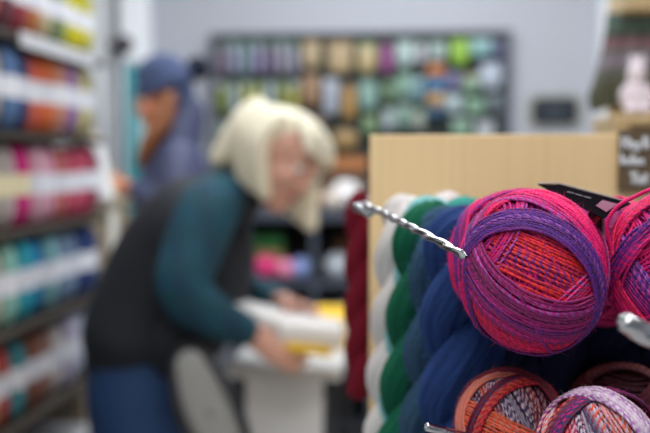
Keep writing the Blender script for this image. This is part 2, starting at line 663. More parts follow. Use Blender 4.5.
def packet_mesh(kind, w, h):
    """hanging packet: pillow-shaped pouch / round disc / long hank on a header card"""
    if kind == 'round':
        V, Fc = ellipsoid((0, 0, -h * .55), (w * .5, .02, h * .45), None, 28, 16)
    else:
        V, Fc = ellipsoid((0, 0, 0), (1, 1, 1), None, 28, 16)
        s = np.sign(V); a = np.abs(V)
        k = .35 if kind == 'card' else .55
        w *= .90; h *= .93
        V = np.stack([s[:, 0] * a[:, 0] ** k * w * .5, V[:, 1] * .016, s[:, 2] * a[:, 2] ** k * h * .40 - h * .58], 1)
    return V, Fc


RN = {}


def packet(px, py0, py1, wpx, body, head, kind, row, idx, what, lab=None):
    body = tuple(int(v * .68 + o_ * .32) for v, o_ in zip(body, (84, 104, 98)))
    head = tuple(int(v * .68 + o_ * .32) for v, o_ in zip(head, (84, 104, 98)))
    Yp = 4.535
    p = atY(px, py0, Yp)
    q = atY(px, py1, Yp)
    w = wpx * 4.5 / F
    h = p.z - q.z
    t = thing('haberdashery_packet', (p.x, Yp, p.z), (lab % cname(body)) if lab else '%s %s, %s from the left, %s' % (cname(body), what, ORD[idx], row),
              'packet', 'packets hanging on the back display board')
    V, Fc = packet_mesh(kind, w, h)
    o = from_np('pouch', V + np.array(p), Fc, plain(body, .4), t)
    box('header_card', (p.x, Yp - .002, p.z - h * .12), (w * .96, .004, h * .20), plain(head, .5), t, None, .0008)
    tube('peg', [(p.x, 4.575, p.z - .008), (p.x, 4.55, p.z - .008), (p.x, 4.515, p.z - .004)], .003, plain((150, 150, 155), .3), t, 6, 5)
    return t


lav = [(150, 118, 150), (172, 168, 204), (150, 170, 190), (160, 140, 190), (140, 110, 156), (178, 160, 186), (168, 160, 190)]
for i in range(7):
    packet(222 + i * 12.0, 41, 77, 9.5, lav[i], [(96, 130, 110), (170, 196, 186)][i % 2], 'card', "top row of the board's left bay", i, 'slim packet')
yel = [(150, 160, 60), (196, 206, 214), (190, 184, 50), (196, 190, 90), (176, 188, 196), (170, 170, 80), (196, 182, 70)]
for i in range(7):
    packet(222 + i * 12.0, 81, 116, 9.5, yel[i], [(200, 208, 216), (120, 150, 100)][i % 2], 'card', "second row of the board's left bay", i, 'slim card packet')
for i in range(7):
    packet(222 + i * 12.0, 120, 156, 9.5, [(140, 160, 150), (190, 200, 120), (110, 130, 150)][i % 3], (180, 190, 196), 'card', "third row of the board's left bay", i, 'slim card packet')
mid = [  # px, y0, y1, w, body, head, kind, what, row
    (311, 40, 70, 20, (206, 170, 128), (190, 150, 100), 'round', 'round pouch', 'top row of the middle bay'),
    (340, 40, 76, 27, (206, 166, 120), (176, 136, 96), 'card', 'broad kraft bag', 'top row of the middle bay'),
    (367, 42, 74, 20, (222, 186, 130), (150, 170, 120), 'round', 'rounded bag', 'top row of the middle bay'),
    (311, 74, 108, 20, (178, 124, 86), (160, 110, 80), 'card', 'kraft packet', 'second row of the middle bay'),
    (331, 78, 118, 16, (196, 196, 220), (210, 210, 226), 'card', 'tall packet', 'second row of the middle bay'),
    (349, 82, 122, 15, (206, 144, 70), (120, 80, 50), 'card', 'tall packet', 'second row of the middle bay'),
    (368, 78, 112, 19, (150, 190, 180), (90, 120, 104), 'card', 'packet', 'second row of the middle bay'),
    (345, 128, 150, 26, (190, 140, 76), (120, 90, 60), 'round', 'round tin-like bag', 'third row of the middle bay'),
    (316, 112, 150, 18, (150, 110, 84), (90, 70, 60), 'card', 'kraft packet', 'third row of the middle bay'),
]
cnt = {}
for px, y0, y1, wp, bc, hc, kd, what, rw in mid:
    i = cnt.get(rw, 0); cnt[rw] = i + 1
    packet(px, y0, y1, wp, bc, hc, kd, rw, i, what)
rgt = [
    (387, 42, 76, 12, (176, 70, 150), (130, 60, 110), 'card'), (405, 40, 68, 18, (206, 226, 224), (180, 206, 200), 'round'),
    (421, 42, 66, 11, (214, 204, 220), (190, 206, 200), 'card'), (438, 40, 62, 17, (190, 206, 206), (110, 140, 120), 'card'),
    (460, 38, 66, 20, (160, 210, 50), (130, 180, 40), 'round'), (481, 38, 58, 22, (150, 200, 206), (200, 226, 226), 'card'),
    (498, 38, 60, 13, (90, 84, 130), (60, 70, 90), 'card'),
]
for i, r in enumerate(rgt):
    packet(*r, "top row of the board's right bay", i, 'packet')
rgt2 = [
    (370, 114, 136, 17, (130, 160, 110), (100, 110, 70), 'card'), (389, 80, 104, 12, (120, 150, 110), (90, 120, 80), 'card'),
    (404, 72, 100, 15, (150, 190, 170), (110, 140, 120), 'card'), (418, 76, 104, 12, (130, 170, 190), (170, 200, 200), 'card'),
    (453, 70, 92, 14, (130, 110, 170), (80, 90, 120), 'card'), (471, 74, 94, 18, (150, 180, 150), (190, 160, 120), 'card'),
    (491, 62, 90, 23, (206, 210, 232), (180, 180, 210), 'round'),
]
for i, r in enumerate(rgt2):
    packet(*r, "second row of the board's right bay", i, 'packet')
rgt3 = [
    (389, 108, 132, 13, (200, 210, 220), (150, 180, 160), 'card'), (404, 104, 130, 14, (140, 176, 160), (180, 200, 190), 'card'),
    (419, 108, 132, 13, (180, 180, 170), (110, 150, 110), 'card'),
    (454, 94, 114, 18, (200, 214, 222), (170, 190, 200), 'round'), (475, 97, 117, 20, (140, 180, 150), (110, 150, 120), 'card'),
    (494, 94, 116, 14, (100, 104, 118), (150, 156, 170), 'card'), (461, 118, 140, 20, (130, 170, 140), (190, 206, 200), 'card'),
    (485, 120, 142, 20, (206, 206, 216), (170, 170, 180), 'card'),
]
for i, r in enumerate(rgt3):
    packet(*r, "third row of the board's right bay", i, 'packet')
# column of round bags in the middle of the right bay
for k, (y0, y1, cc) in enumerate([(62, 79, (214, 112, 50)), (78, 92, (30, 130, 200)), (91, 107, (222, 160, 100)), (106, 119, (30, 70, 120))]):
    packet(436, y0, y1, 19, cc, (110, 60, 40) if k % 2 == 0 else (20, 60, 110), 'round', '', k, 'round bag', ['%s round bag, topmost in the bag column of the right bay', '%s round bag, second down the bag column of the right bay', '%s round bag, third down the bag column of the right bay', '%s round bag, lowest in the bag column of the right bay'][k])

# small plaque on the back wall
p = atY(555, 111, YB - .02)
pl = thing('wall_plaque', (p.x, YB - .005, p.z), 'small dark notch-cornered plaque with a cream surround on the back wall', 'plaque')


def plaque(w, h, notch, y0, y1, m, name):
    bm = bmesh.new()
    pts = []
    cr = [(w, h), (-w, h), (-w, -h), (w, -h)]
    for (sx, sy) in cr:
        a0 = {(1, 1): 270, (-1, 1): 0, (-1, -1): 90, (1, -1): 180}[(1 if sx > 0 else -1, 1 if sy > 0 else -1)]
        for k in range(7):
            an = math.radians(a0 - 90 * k / 6) if True else 0
            pts.append((sx + notch * math.cos(an), sy + notch * math.sin(an)))
    vs = [bm.verts.new((p.x + x, y0, p.z + z)) for x, z in pts]
    f = bm.faces.new(vs)
    r = bmesh.ops.extrude_face_region(bm, geom=[f])
    bmesh.ops.translate(bm, verts=[v for v in r['geom'] if isinstance(v, bmesh.types.BMVert)], vec=(0, y1 - y0, 0))
    return from_bm(name, bm, m, pl)


plaque(.135, .085, .024, YB - .001, YB - .014, plain((158, 156, 146)), 'surround')
plaque(.112, .066, .019, YB - .014, YB - .022, plain((20, 30, 42)), 'plate')
for k in range(2):
    box('lettering', (p.x, YB - .0235, p.z + .014 - .028 * k), (.10 - .02 * k, .002, .007), plain((86, 102, 116)), pl, None, 0)

# ================================================================== BLACK COUNTER WITH CUBBIES
M_slate = mat('slate_counter', srgb(70, 78, 92), .55)
M_blk = mat('black_shelf_board', srgb(40, 42, 50), .6)
ct = thing('cubby_counter', (0, 4.3, 0), 'long dark counter with open cubbies under the display board', 'counter')
Xa, Xb = atY(232, 220, 4.1).x, atY(470, 220, 4.1).x
zt = atY(320, 211, 4.08).z
zm = atY(320, 281, 4.08).z
zl = atY(320, 345, 4.08).z
span('worktop', (Xa, 4.06, zt - .045), (Xb, 4.5, zt), M_slate, ct, .004)
span('back_board', (Xa, 4.47, .02), (Xb, 4.5, zt - .045), M_blk, ct, 0)
for z in (zm, zl, .08):
    span('shelf', (Xa, 4.08, z - .03), (Xb, 4.47, z), M_slate if z == zm else M_blk, ct)
for px in (234, 313.5, 372, 420, 468):
    x = atY(px, 250, 4.08).x
    span('upright', (x - .014, 4.07, 0), (x + .014, 4.47, zt - .045), M_slate, ct)


def ball_simple(name, c, r, rgb, label, cat, grp=None, squash=1.0):
    """small wound ball: ridged sphere"""
    u, v = 40, 24
    U = np.linspace(0, 2 * math.pi, u, endpoint=False); Vv = np.linspace(.05, math.pi - .05, v)
    D = np.stack([np.outer(np.sin(Vv), np.cos(U)), np.outer(np.sin(Vv), np.sin(U)), np.outer(np.cos(Vv), np.ones(u))], -1).reshape(-1, 3)
    rid = 1 + .03 * np.sin(18 * D[:, 0] + 9 * D[:, 2]) * (D[:, 1] > 0) + .03 * np.sin(18 * D[:, 2] - 9 * D[:, 0]) * (D[:, 1] <= 0)
    P = D * rid[:, None] * r * np.array([1, 1, squash]) + np.array(c)
    i = np.arange(v - 1)[:, None]; j = np.arange(u)[None, :]
    Fc = np.stack([i * u + j, (i + 1) * u + j, (i + 1) * u + (j + 1) % u, i * u + (j + 1) % u], -1).reshape(-1, 4)
    o = from_np(name, P - np.array(c), Fc, fibre(rgb))
    o.location = c
    tag(o, label, cat, grp)
    return o


def shelf_ball(px, py, rpx, rgb, z0, label, Y=4.22, sq=1.0):
    q = atY(px, py, Y)
    r = rpx * 4.2 / F
    return ball_simple('yarn_ball', (q.x, Y, z0 + r * .99 * sq), r, rgb, label, 'yarn ball', 'loose yarn balls in the counter cubbies', sq)


g = 4.2 / F
shelf_ball(266, 268, 12, (226, 70, 130), zm, 'hot pink yarn ball in front in the cubby below the counter', 4.14)
shelf_ball(285, 268, 10, (236, 140, 176), zm, 'light pink ball between the hot pink and pale blue balls in the cubby', 4.13)
shelf_ball(302, 266, 11, (150, 170, 226), zm, 'pale blue ball beside the cubby upright', 4.14)
o = shelf_ball(300, 240, 10, (110, 100, 170), zm, 'violet ball sitting on the row behind the pale blue ball', 4.30); 
q = atY(268, 240, 4.27)
tag(rounded_slab('folded_cloth', (q.x, 4.26, zm + .165), (.17, .12, .07), plain((60, 140, 76)), None, None, .02), 'green folded cloth at the back of the cubby, above the yarn balls', 'cloth')
tag(rounded_slab('storage_tub', (q.x, 4.265, zm + .065), (.17, .11, .13), plain((190, 170, 110)), None, None, .02), 'straw-coloured tub under the green folded cloth in the cubby', 'tub')
shelf_ball(337, 262, 13, (206, 214, 224), zm, 'white ball nearest the upright in the second cubby', 4.17)
shelf_ball(357, 258, 14, (196, 206, 220), zm, 'white ball next to the maroon hank in the second cubby', 4.19)
shelf_ball(342, 240, 9, (130, 92, 72), zm + .10, 'small brown ball on top of the white balls in the cubby', 4.27)
for k, (px, c2) in enumerate([(302, (196, 202, 210)), (322, (120, 130, 146)), (345, (176, 182, 192))]):
    q = atY(px, 300, 4.2)
    t = thing('storage_basket', (q.x, 4.25, zl), ['white basket on the counter shelf nearest the reaching hand', 'grey basket between two paler ones on the counter shelf',
                                                  'pale grey basket on the counter shelf beside the maroon hank'][k], 'basket', 'baskets on the lower counter shelf')
    rounded_slab('body', (q.x, 4.24, zl + .085), (.085, .25, .17), plain(c2), t, None, .015)
    rounded_slab('rim', (q.x, 4.24, zl + .175), (.092, .26, .02), plain(tuple(int(v * .85) for v in c2)), t, None, .006)
# things standing on the counter
def jar(px, py_top, rpx, rgb, label, name='yarn_ball', Y=4.2):
    q = atY(px, py_top, Y)
    r = rpx * g
    return ball_simple(name, (q.x, Y, zt + r * .98), r, rgb, label, 'yarn ball', 'yarn balls standing on the counter')


jar(346, 185, 15, (228, 226, 228), 'large white ball on the counter beside the wooden stand', Y=4.2)
jar(333, 196, 10, (216, 206, 196), 'cream ball in front of the large white ball on the counter', Y=4.12)
jar(318, 200, 9, (176, 136, 104), 'brown ball on the counter beside the white hair', Y=4.16)
bs = atY(345, 160, 4.35)
bk = thing('wicker_basket', (bs.x, 4.4, zt), 'orange-brown basket at the back of the counter below the display board', 'basket')
span('riser', (bs.x - .12, 4.36, zt), (bs.x + .10, 4.46, atY(345, 171, 4.35).z), plain((110, 86, 66)), bk)
rounded_slab('body', (bs.x - .01, 4.40, atY(345, 163, 4.35).z), (.24, .12, .075), mat('wicker', srgb(186, 122, 74), .7, bump=(60, .6, (1, 1, 1))), bk, None, .02)
rounded_slab('rim', (bs.x - .01, 4.40, atY(345, 156, 4.35).z), (.25, .13, .012), mat('wicker_rim', srgb(120, 84, 56), .7), bk, None, .005)

# ================================================================== WORK TABLE, CHAIR, PACKAGES
zT = 0.80
M_tt = mat('pale_table_top', srgb(216, 216, 216), .4)
M_ta = mat('grey_table_panel', srgb(224, 226, 230), .5, noise=(5, .06, (1, 1, 1)))
A = atZ(214, 366, zT); B = atZ(343, 362, zT)
tx0, tx1 = A.x + .03, B.x
ty0, ty1 = A.y, A.y + .62
tb = thing('work_table', ((tx0 + tx1) / 2, (ty0 + ty1) / 2, 0), 'pale grey work table with a panelled front that the woman leans over', 'table')
span('tabletop', (tx0, ty0, zT - .03), (tx1, ty1, zT), M_tt, tb, .004)
span('front_panel', (tx0 + .03, ty0 + .02, .12), (tx1 - .035, ty0 + .04, zT - .03), M_ta, tb)
M_leg = mat('dark_steel', srgb(46, 48, 54), .45, .3)
for x in (tx0 + .03, tx1 - .03):
    for y in (ty0 + .03, ty1 - .03):
        span('leg', (x - .014, y - .014, 0), (x + .014, y + .014, zT - .03), M_leg, tb)

# packages handled on the table
def slab_px(name, pts4, thick, m, parent=None, bev=.004):
    """slab whose upper face has the four given corners"""
    bm = bmesh.new()
    P = [Vector(p) for p in pts4]
    n = (P[1] - P[0]).cross(P[3] - P[0]).normalized()
    if n.z < 0: n = -n
    up = [bm.verts.new(p) for p in P]
    dn = [bm.verts.new(p - n * thick) for p in P]
    bm.faces.new(up); bm.faces.new(dn[::-1])
    for i in range(4):
        j = (i + 1) % 4
        bm.faces.new((up[i], dn[i], dn[j], up[j]))
    bmesh.ops.recalc_face_normals(bm, faces=bm.faces)
    bmesh.ops.bevel(bm, geom=list(bm.edges), offset=bev, segments=3, profile=.5, affect='EDGES')
    return from_bm(name, bm, m, parent, True)


M_pack = mat('white_packaging', srgb(232, 230, 230), .35)
M_yel = mat('yellow_card', srgb(236, 190, 30), .45)
pk = thing('wrapped_parcel', W(312, 340, 2.1), 'thick white packet with a yellow underside held over the table', 'package')
slab_px('wrapping', [W(276, 309, 2.16), W(343, 318, 2.14), W(344, 328, 2.04), W(278, 321, 2.02)], .050, M_pack, pk, .012)
slab_px('yellow_backing', [W(284, 337, 2.10), W(334, 345, 2.10), W(331, 350, 2.03), W(286, 343, 2.02)], .018, M_yel, pk, .004)
pk2 = thing('white_folder', W(255, 310, 2.1), 'flat white folder under the forearm, pointing at the parcel', 'folder')
slab_px('cover', [W(230, 296, 2.16), W(282, 308, 2.12), W(278, 318, 2.02), W(226, 303, 2.06)], .030, M_pack, pk2, .006)
slab_px('pages', [W(232, 309, 2.14), W(280, 321, 2.10), W(277, 329, 2.03), W(230, 315, 2.06)], .010, plain((206, 206, 206)), pk2, .002)
bkx = thing('yellow_book', W(340, 345, 2.4), 'bright yellow edged book stack standing at the table end beside the maroon hank', 'book')
q0 = atZ(340, 340, zT)
span('cover', (tx1 - .11, q0.y - .12, zT), (tx1 - .005, q0.y + .14, zT + .022), M_yel, bkx, .004)
span('pages', (tx1 - .105, q0.y - .115, zT + .022), (tx1 - .01, q0.y + .135, zT + .06), M_pack, bkx, .003)
span('upper_cover', (tx1 - .11, q0.y - .12, zT + .06), (tx1 - .005, q0.y + .14, zT + .075), M_yel, bkx, .004)
rounded = thing('paper_sheet', atZ(300, 362, zT), 'loose white sheet lying near the front edge of the work table', 'paper')
a0 = atZ(262, 360, zT + .002); a1 = atZ(318, 358, zT + .002)
slab_px('sheet', [Vector((a0.x, a0.y, zT + .004)), Vector((a1.x, a0.y + .02, zT + .004)), Vector((a1.x + .02, a0.y + .2, zT + .004)), Vector((a0.x + .02, a0.y + .18, zT + .004))], .003, plain((236, 236, 236)), rounded, .0005)

# chair with an oval pale back and dark rim
ch = thing('chair', (W(215, 400, 1.98).x, W(215, 400, 1.98).y, 0), 'chair with pale grey oval back in a dark curved frame, beside the table', 'chair')
oc = W(211, 412, 1.97)
ux = (W(212, 412, 1.97) - W(211, 412, 1.97)).normalized()
axis_r = (ux * .55 + (RC @ Vector((0, 0, 1))) * .1).normalized()
upv = (Vector((0, 0, 1)) - ux * .42).normalized()
sd = ux.cross(upv).normalized()
rt = upv.cross(sd).normalized()
n = 40
ring = [oc + rt * (.062 * math.cos(t)) + upv * (.150 * math.sin(t)) + sd * .02 * math.cos(2 * t) for t in np.linspace(0, 2 * math.pi, n, endpoint=False)]
V, Fc = sweep_np(np.array(ring), .011, 12, True)
from_np('back_frame', V, Fc, M_leg, ch)
V, Fc = ellipsoid((0, 0, 0), (.060, .148, .012), None, 32, 18)
R3 = np.array([list(rt), list(upv), list(sd)])
from_np('backrest', V @ R3 + np.array(oc), Fc, plain((160, 162, 162)), ch)
sc_ = Vector((oc.x + .20, oc.y + .02, .46))
V, Fc = ellipsoid((0, 0, 0), (1, 1, 1), None, 36, 14)
V = np.sign(V) * np.abs(V) ** .6 * np.array([.20, .20, .03]) + np.array(sc_)
from_np('seat', V, Fc, plain((196, 198, 198)), ch)
V, Fc = capped([tuple(oc - upv * .14) + (.012, .012), tuple(oc - upv * .22 + ux * .02) + (.012, .012), (sc_.x - .15, sc_.y, .45, .012, .012)], 14, 10)
from_np('back_stem', V, Fc, M_leg, ch)
for sx in (-1, 1):
    for sy in (-1, 1):
        tube('leg', [(sc_.x + sx * .13, sc_.y + sy * .13, .45), (sc_.x + sx * .16, sc_.y + sy * .16, .25), (sc_.x + sx * .19, sc_.y + sy * .19, .012)], .011, M_leg, ch, 10, 8)

# ================================================================== PEOPLE
CZ = np.array(RC @ Vector((0, 0, -1)))   # into the picture (used only as a direction in the room)
CXv = np.array(RC @ Vector((1, 0, 0)))


def L(rows, n=24, sides=18, side=None):
    return capped([tuple(W(a, b_, d)) + (rx, ry) for a, b_, d, rx, ry in rows], n, sides, side)


def hand_pieces(wrist, fwd, palm_n, thumb_side, curl=.5, s=1.0, spread=.12):
    """palm, four unequal bent fingers, and a thumb from the side of the palm"""
    f = Vector(fwd).normalized(); n_ = Vector(palm_n).normalized()
    n_ = (n_ - f * n_.dot(f)).normalized()
    sd_ = f.cross(n_).normalized() * thumb_side
    w0 = Vector(wrist)
    out = []
    rows = [tuple(w0 - f * .02 * s) + (.027 * s, .019 * s), tuple(w0 + f * .025 * s) + (.034 * s, .017 * s),
            tuple(w0 + f * .06 * s) + (.041 * s, .015 * s), tuple(w0 + f * .088 * s) + (.039 * s, .013 * s)]
    out.append(capped(rows, 12, 16, tuple(sd_)))
    for k, (off, ln, r) in enumerate([(.030, .072, .0092), (.010, .080, .0095), (-.010, .074, .0090), (-.029, .058, .0080)]):
        p = w0 + f * .080 * s + sd_ * off * s
        d_ = (f + sd_ * (off * spread * 20)).normalized()
        pts = [tuple(p) + (r * s, r * s)]
        ang = 0
        for seg, frac in enumerate((.45, .32, .25)):
            ang += curl * (.5 + .35 * seg)
            dd = (d_ * math.cos(ang) + n_ * math.sin(ang)).normalized()
            p = p + dd * ln * frac * s
            rr = r * s * (1 - .09 * (seg + 1))
            pts.append(tuple(p) + (rr, rr))
        out.append(capped(pts, 14, 10))
    p = w0 + f * .018 * s + sd_ * .026 * s
    pts = [tuple(p) + (.0125 * s, .0125 * s)]
    d1 = (f * .62 + sd_ * .72 + n_ * .25).normalized()
    p = p + d1 * .036 * s; pts.append(tuple(p) + (.0115 * s, .0115 * s))
    d2 = (f * .82 + sd_ * .30 + n_ * .45).normalized()
    p = p + d2 * .030 * s; pts.append(tuple(p) + (.0100 * s, .0100 * s))
    p = p + (f * .85 + n_ * .5).normalized() * .022 * s; pts.append(tuple(p) + (.0085 * s, .0085 * s))
    out.append(capped(pts, 14, 10))
    return out


def head_pieces(c, fwd, up, s=1.0):
    """skull, jaw, brow, cheeks, nose, lips, chin, ears in the head's own frame"""
    f = Vector(fwd).normalized()
    u = Vector(up); u = (u - f * u.dot(f)).normalized()
    r = f.cross(u).normalized()
    R = np.array([list(r), list(f), list(u)]).T        # columns: right, forward, up
    c = np.array(c)

    def E(p, rad):
        return ellipsoid(c + R @ (np.array(p) * s), np.array(rad) * s, R, 24, 16)
    P = [E((0, -.012, .03), (.074, .094, .085)), E((0, .030, -.02), (.060, .060, .080)), E((0, .048, -.078), (.036, .036, .032)),
         E((0, .070, .028), (.052, .022, .016)), E((.032, .064, -.02), (.024, .022, .024)), E((-.032, .064, -.02), (.024, .022, .024)),
         E((0, .094, -.018), (.0125, .020, .013)), E((0, .087, .004), (.009, .016, .024)),
         E((.010, .088, -.024), (.008, .010, .008)), E((-.010, .088, -.024), (.008, .010, .008)),
         E((0, .083, -.047), (.021, .010, .0055)), E((0, .081, -.058), (.018, .010, .006)), E((0, .074, -.088), (.016, .014, .014)),
         E((.074, -.008, -.005), (.008, .019, .030)), E((-.074, -.008, -.005), (.008, .019, .030))]
    return P, R, c


def face_parts(R, c, parent, s=1.0, lip=(176, 96, 92), eye=(60, 60, 70)):
    for sx in (-1, 1):
        V, Fc = ellipsoid(c + R @ (np.array((sx * .030, .074, .010)) * s), np.array((.0125, .0125, .0105)) * s, R, 16, 10)
        e_ = from_np('eye', V, Fc, mat('eye_white', srgb(232, 226, 220), .2), parent)
        V, Fc = ellipsoid(c + R @ (np.array((sx * .030, .0845, .008)) * s), np.array((.0055, .003, .0055)) * s, R, 12, 8)
        from_np('iris', V, Fc, plain(eye, .2), e_)
        rows = []
        for t in np.linspace(-1, 1, 5):
            q_ = c + R @ (np.array((sx * (.031 + .018 * t), .088 - .006 * t * t - .004 * (t > 0) * t, .034 - .004 * t * t)) * s)
            rows.append(tuple(q_) + (.0032 * s, .0024 * s))
        V, Fc = capped(rows, 10, 8)
        from_np('eyebrow', V, Fc, plain((150, 130, 110), .8), parent)
    rows = []
    for t in np.linspace(-1, 1, 7):
        q_ = c + R @ (np.array((.021 * t, .0925 - .010 * t * t, -.052 + .002 * t * t)) * s)
        rows.append(tuple(q_) + (.0045 * s * (1.1 - .6 * abs(t)), .004 * s))
    V, Fc = capped(rows, 14, 8)
    from_np('lips', V, Fc, plain(lip, .5), parent)


M_skin = mat('skin', srgb(204, 154, 136), .5, noise=(40, .08, (1, 1, 1)))
M_skin.node_tree.nodes['Principled BSDF'].inputs['Subsurface Weight'].default_value = .1
M_skin2 = mat('warm_skin', srgb(206, 132, 98), .5, noise=(40, .08, (1, 1, 1)))

# ---- woman leaning over the table
root = W(150, 400, 2.15); root.z = 0
wm = thing('person', root, 'white-haired woman in a dark vest over teal sleeves, leaning over the work table', 'person')
hc = W(279, 161, 2.10)
hf = CXv * .72 - CZ * .50 + np.array((0, 0, -.50))
hu = np.array((0, 0, 1.0)) + CXv * .75
hp, HR, HC = head_pieces(hc, hf, hu, 1.0)
neck = L([(228, 196, 2.17, .058, .058), (246, 184, 2.15, .052, .052), (268, 168, 2.12, .050, .050)])
torso = L([(142, 372, 2.18, .145, .105), (150, 330, 2.18, .130, .100), (168, 275, 2.18, .135, .095), (195, 225, 2.17, .150, .095), (222, 198, 2.17, .105, .062)], side=CZ)
wristN = (256, 336, 2.04)
armN = L([(212, 207, 2.03, .050, .050), (196, 250, 1.99, .045, .045), (184, 292, 1.96, .040, .040), (215, 318, 1.99, .036, .036), (250, 333, 2.03, .028, .026)], 40)
armF = L([(228, 210, 2.33, .050, .050), (232, 250, 2.36, .044, .044), (240, 282, 2.34, .038, .038), (266, 297, 2.28, .032, .032), (284, 303, 2.24, .026, .024)], 40)
legN = L([(140, 378, 2.11, .080, .085), (140, 470, 2.06, .082, .084), (150, 560, 2.06, .058, .060), (150, 640, 2.08, .052, .056), (150, 682, 2.10, .036, .036)], 30)
legF = L([(152, 378, 2.25, .080, .085), (172, 460, 2.27, .082, .084), (188, 545, 2.28, .058, .060), (192, 610, 2.30, .052, .056), (194, 646, 2.32, .036, .036)], 30)
fN = W(290, 352, 2.04) - W(256, 338, 2.04)
hN = hand_pieces(W(252, 334, 2.035), fN + Vector((0, 0, -.01)), Vector(tuple(CXv)) * .15 + Vector(tuple(CZ)) * .7 + Vector((0, 0, -.3)), 1, .45)
fF = W(318, 314, 2.16) - W(286, 303, 2.22)
hF = hand_pieces(W(285, 302, 2.235), fF, Vector((0, 0, -1)) - Vector(tuple(CZ)) * .6, -1, .35)
body = fuse('body', hp + [neck, torso, armN, armF, legN, legF] + hN + hF, .0055, M_skin, wm, 3)
face_parts(HR, HC, body)

# clothes
M_vest = mat('quilted_vest_cloth', srgb(17, 22, 32), .8, sheen=.03, bump=(16, .5, (1, 1, 1)))
M_jean = mat('denim', srgb(10, 48, 90), .8, noise=(25, .25, (1, 1, 1)), bump=(200, .3, (1, 1, 1)))


def plaid(name, c1, c2, c3, sc=26):
    m = mat(name, c1, .8, sheen=.2)
    nt = m.node_tree
    p_ = nt.nodes['Principled BSDF']
    tc = nt.nodes.new('ShaderNodeTexCoord')
    prev = None
    col = c1
    for ax, cc in (((1, 0, .25), c2), ((0, .3, 1), c3)):
        mp = nt.nodes.new('ShaderNodeVectorMath'); mp.operation = 'DOT_PRODUCT'
        mp.inputs[1].default_value = tuple(a_ * sc for a_ in ax)
        nt.links.new(tc.outputs['Object'], mp.inputs[0])
        s_ = nt.nodes.new('ShaderNodeMath'); s_.operation = 'SINE'
        k_ = nt.nodes.new('ShaderNodeMath'); k_.operation = 'MULTIPLY'; k_.inputs[1].default_value = 3.14
        nt.links.new(mp.outputs['Value'], k_.inputs[0]); nt.links.new(k_.outputs[0], s_.inputs[0])
        g_ = nt.nodes.new('ShaderNodeMath'); g_.operation = 'GREATER_THAN'; g_.inputs[1].default_value = .1
        nt.links.new(s_.outputs[0], g_.inputs[0])
        h_ = nt.nodes.new('ShaderNodeMath'); h_.operation = 'MULTIPLY'; h_.inputs[1].default_value = .55
        nt.links.new(g_.outputs[0], h_.inputs[0])
        mx = nt.nodes.new('ShaderNodeMix'); mx.data_type = 'RGBA'
        nt.links.new(h_.outputs[0], mx.inputs[0])
        if prev is None:
            mx.inputs[6].default_value = c1
        else:
            nt.links.new(prev, mx.inputs[6])
        mx.inputs[7].default_value = cc
        prev = mx.outputs[2]
    nt.links.new(prev, p_.inputs['Base Color'])
    return m


M_shirt = plaid('teal_plaid_shirt', srgb(6, 68, 88), srgb(5, 42, 66), srgb(10, 62, 74))
vest = L([(135, 352, 2.18, .165, .120), (138, 338, 2.18, .178, .134), (152, 300, 2.18, .168, .138), (172, 255, 2.18, .168, .132), (196, 222, 2.17, .165, .120), (220, 202, 2.17, .110, .085), (234, 190, 2.165, .078, .070)], 40, 24, CZ)
vest2 = L([(190, 240, 2.17, .16, .115), (214, 250, 2.17, .14, .10), (205, 300, 2.17, .15, .10), (184, 340, 2.17, .165, .09), (176, 356, 2.17, .150, .075)], 30, 20, CZ)
collar = L([(226, 202, 2.165, .085, .080), (243, 184, 2.15, .076, .068)], 8, 20, CZ)
fuse('vest', [vest, vest2, collar], .009, M_vest, wm, 4)
slvN = L([(222, 196, 2.08, .060, .060), (208, 212, 2.02, .070, .068), (192, 252, 1.98, .068, .062), (184, 290, 1.955, .060, .056), (214, 316, 1.985, .052, .046), (243, 330, 2.02, .040, .036)], 44, 20)
slvF = L([(230, 205, 2.27, .062, .060), (228, 215, 2.33, .062, .060), (232, 252, 2.36, .056, .054), (240, 282, 2.34, .048, .046), (262, 295, 2.29, .040, .038), (278, 301, 2.255, .034, .032)], 44, 20)
fuse('shirt', [slvN, slvF, L([(205, 215, 2.03, .05, .05), (215, 210, 2.17, .07, .07), (225, 210, 2.31, .05, .05)], 16, 16)], .007, M_shirt, wm, 3)
jN = L([(140, 352, 2.12, .080, .090), (134, 390, 2.10, .100, .112), (142, 470, 2.06, .092, .098), (150, 560, 2.06, .070, .074), (150, 640, 2.08, .062, .068), (150, 672, 2.10, .056, .060)], 30, 20, CZ)
jF = L([(150, 352, 2.24, .080, .090), (156, 390, 2.26, .098, .106), (176, 460, 2.27, .088, .092), (188, 545, 2.28, .068, .072), (192, 610, 2.30, .060, .066), (194, 636, 2.32, .054, .058)], 30, 20, CZ)
fuse('jeans', [jN, jF], .008, M_jean, wm, 3)
for q_ in ((W(150, 690, 2.10)), (W(194, 655, 2.32))):
    V, Fc = capped([(q_.x - .04, q_.y, .045, .042, .040), (q_.x + .06, q_.y, .042, .046, .038), (q_.x + .17, q_.y, .034, .040, .028)], 16, 16, (0, 1, 0))
    V[:, 2] = np.clip(V[:, 2], .002, None)
    from_np('shoe', V, Fc, plain((50, 50, 56)), wm)

# white bob: locks swept from the crown
M_hair = mat('white_blonde_hair', srgb(232, 224, 200), .5, noise=(14, .12, (6, 6, 1)), bump=(50, .5, (6, 6, 1)))


def hp3(x, y, z):
    return tuple(HC + HR @ np.array((x, y, z)))


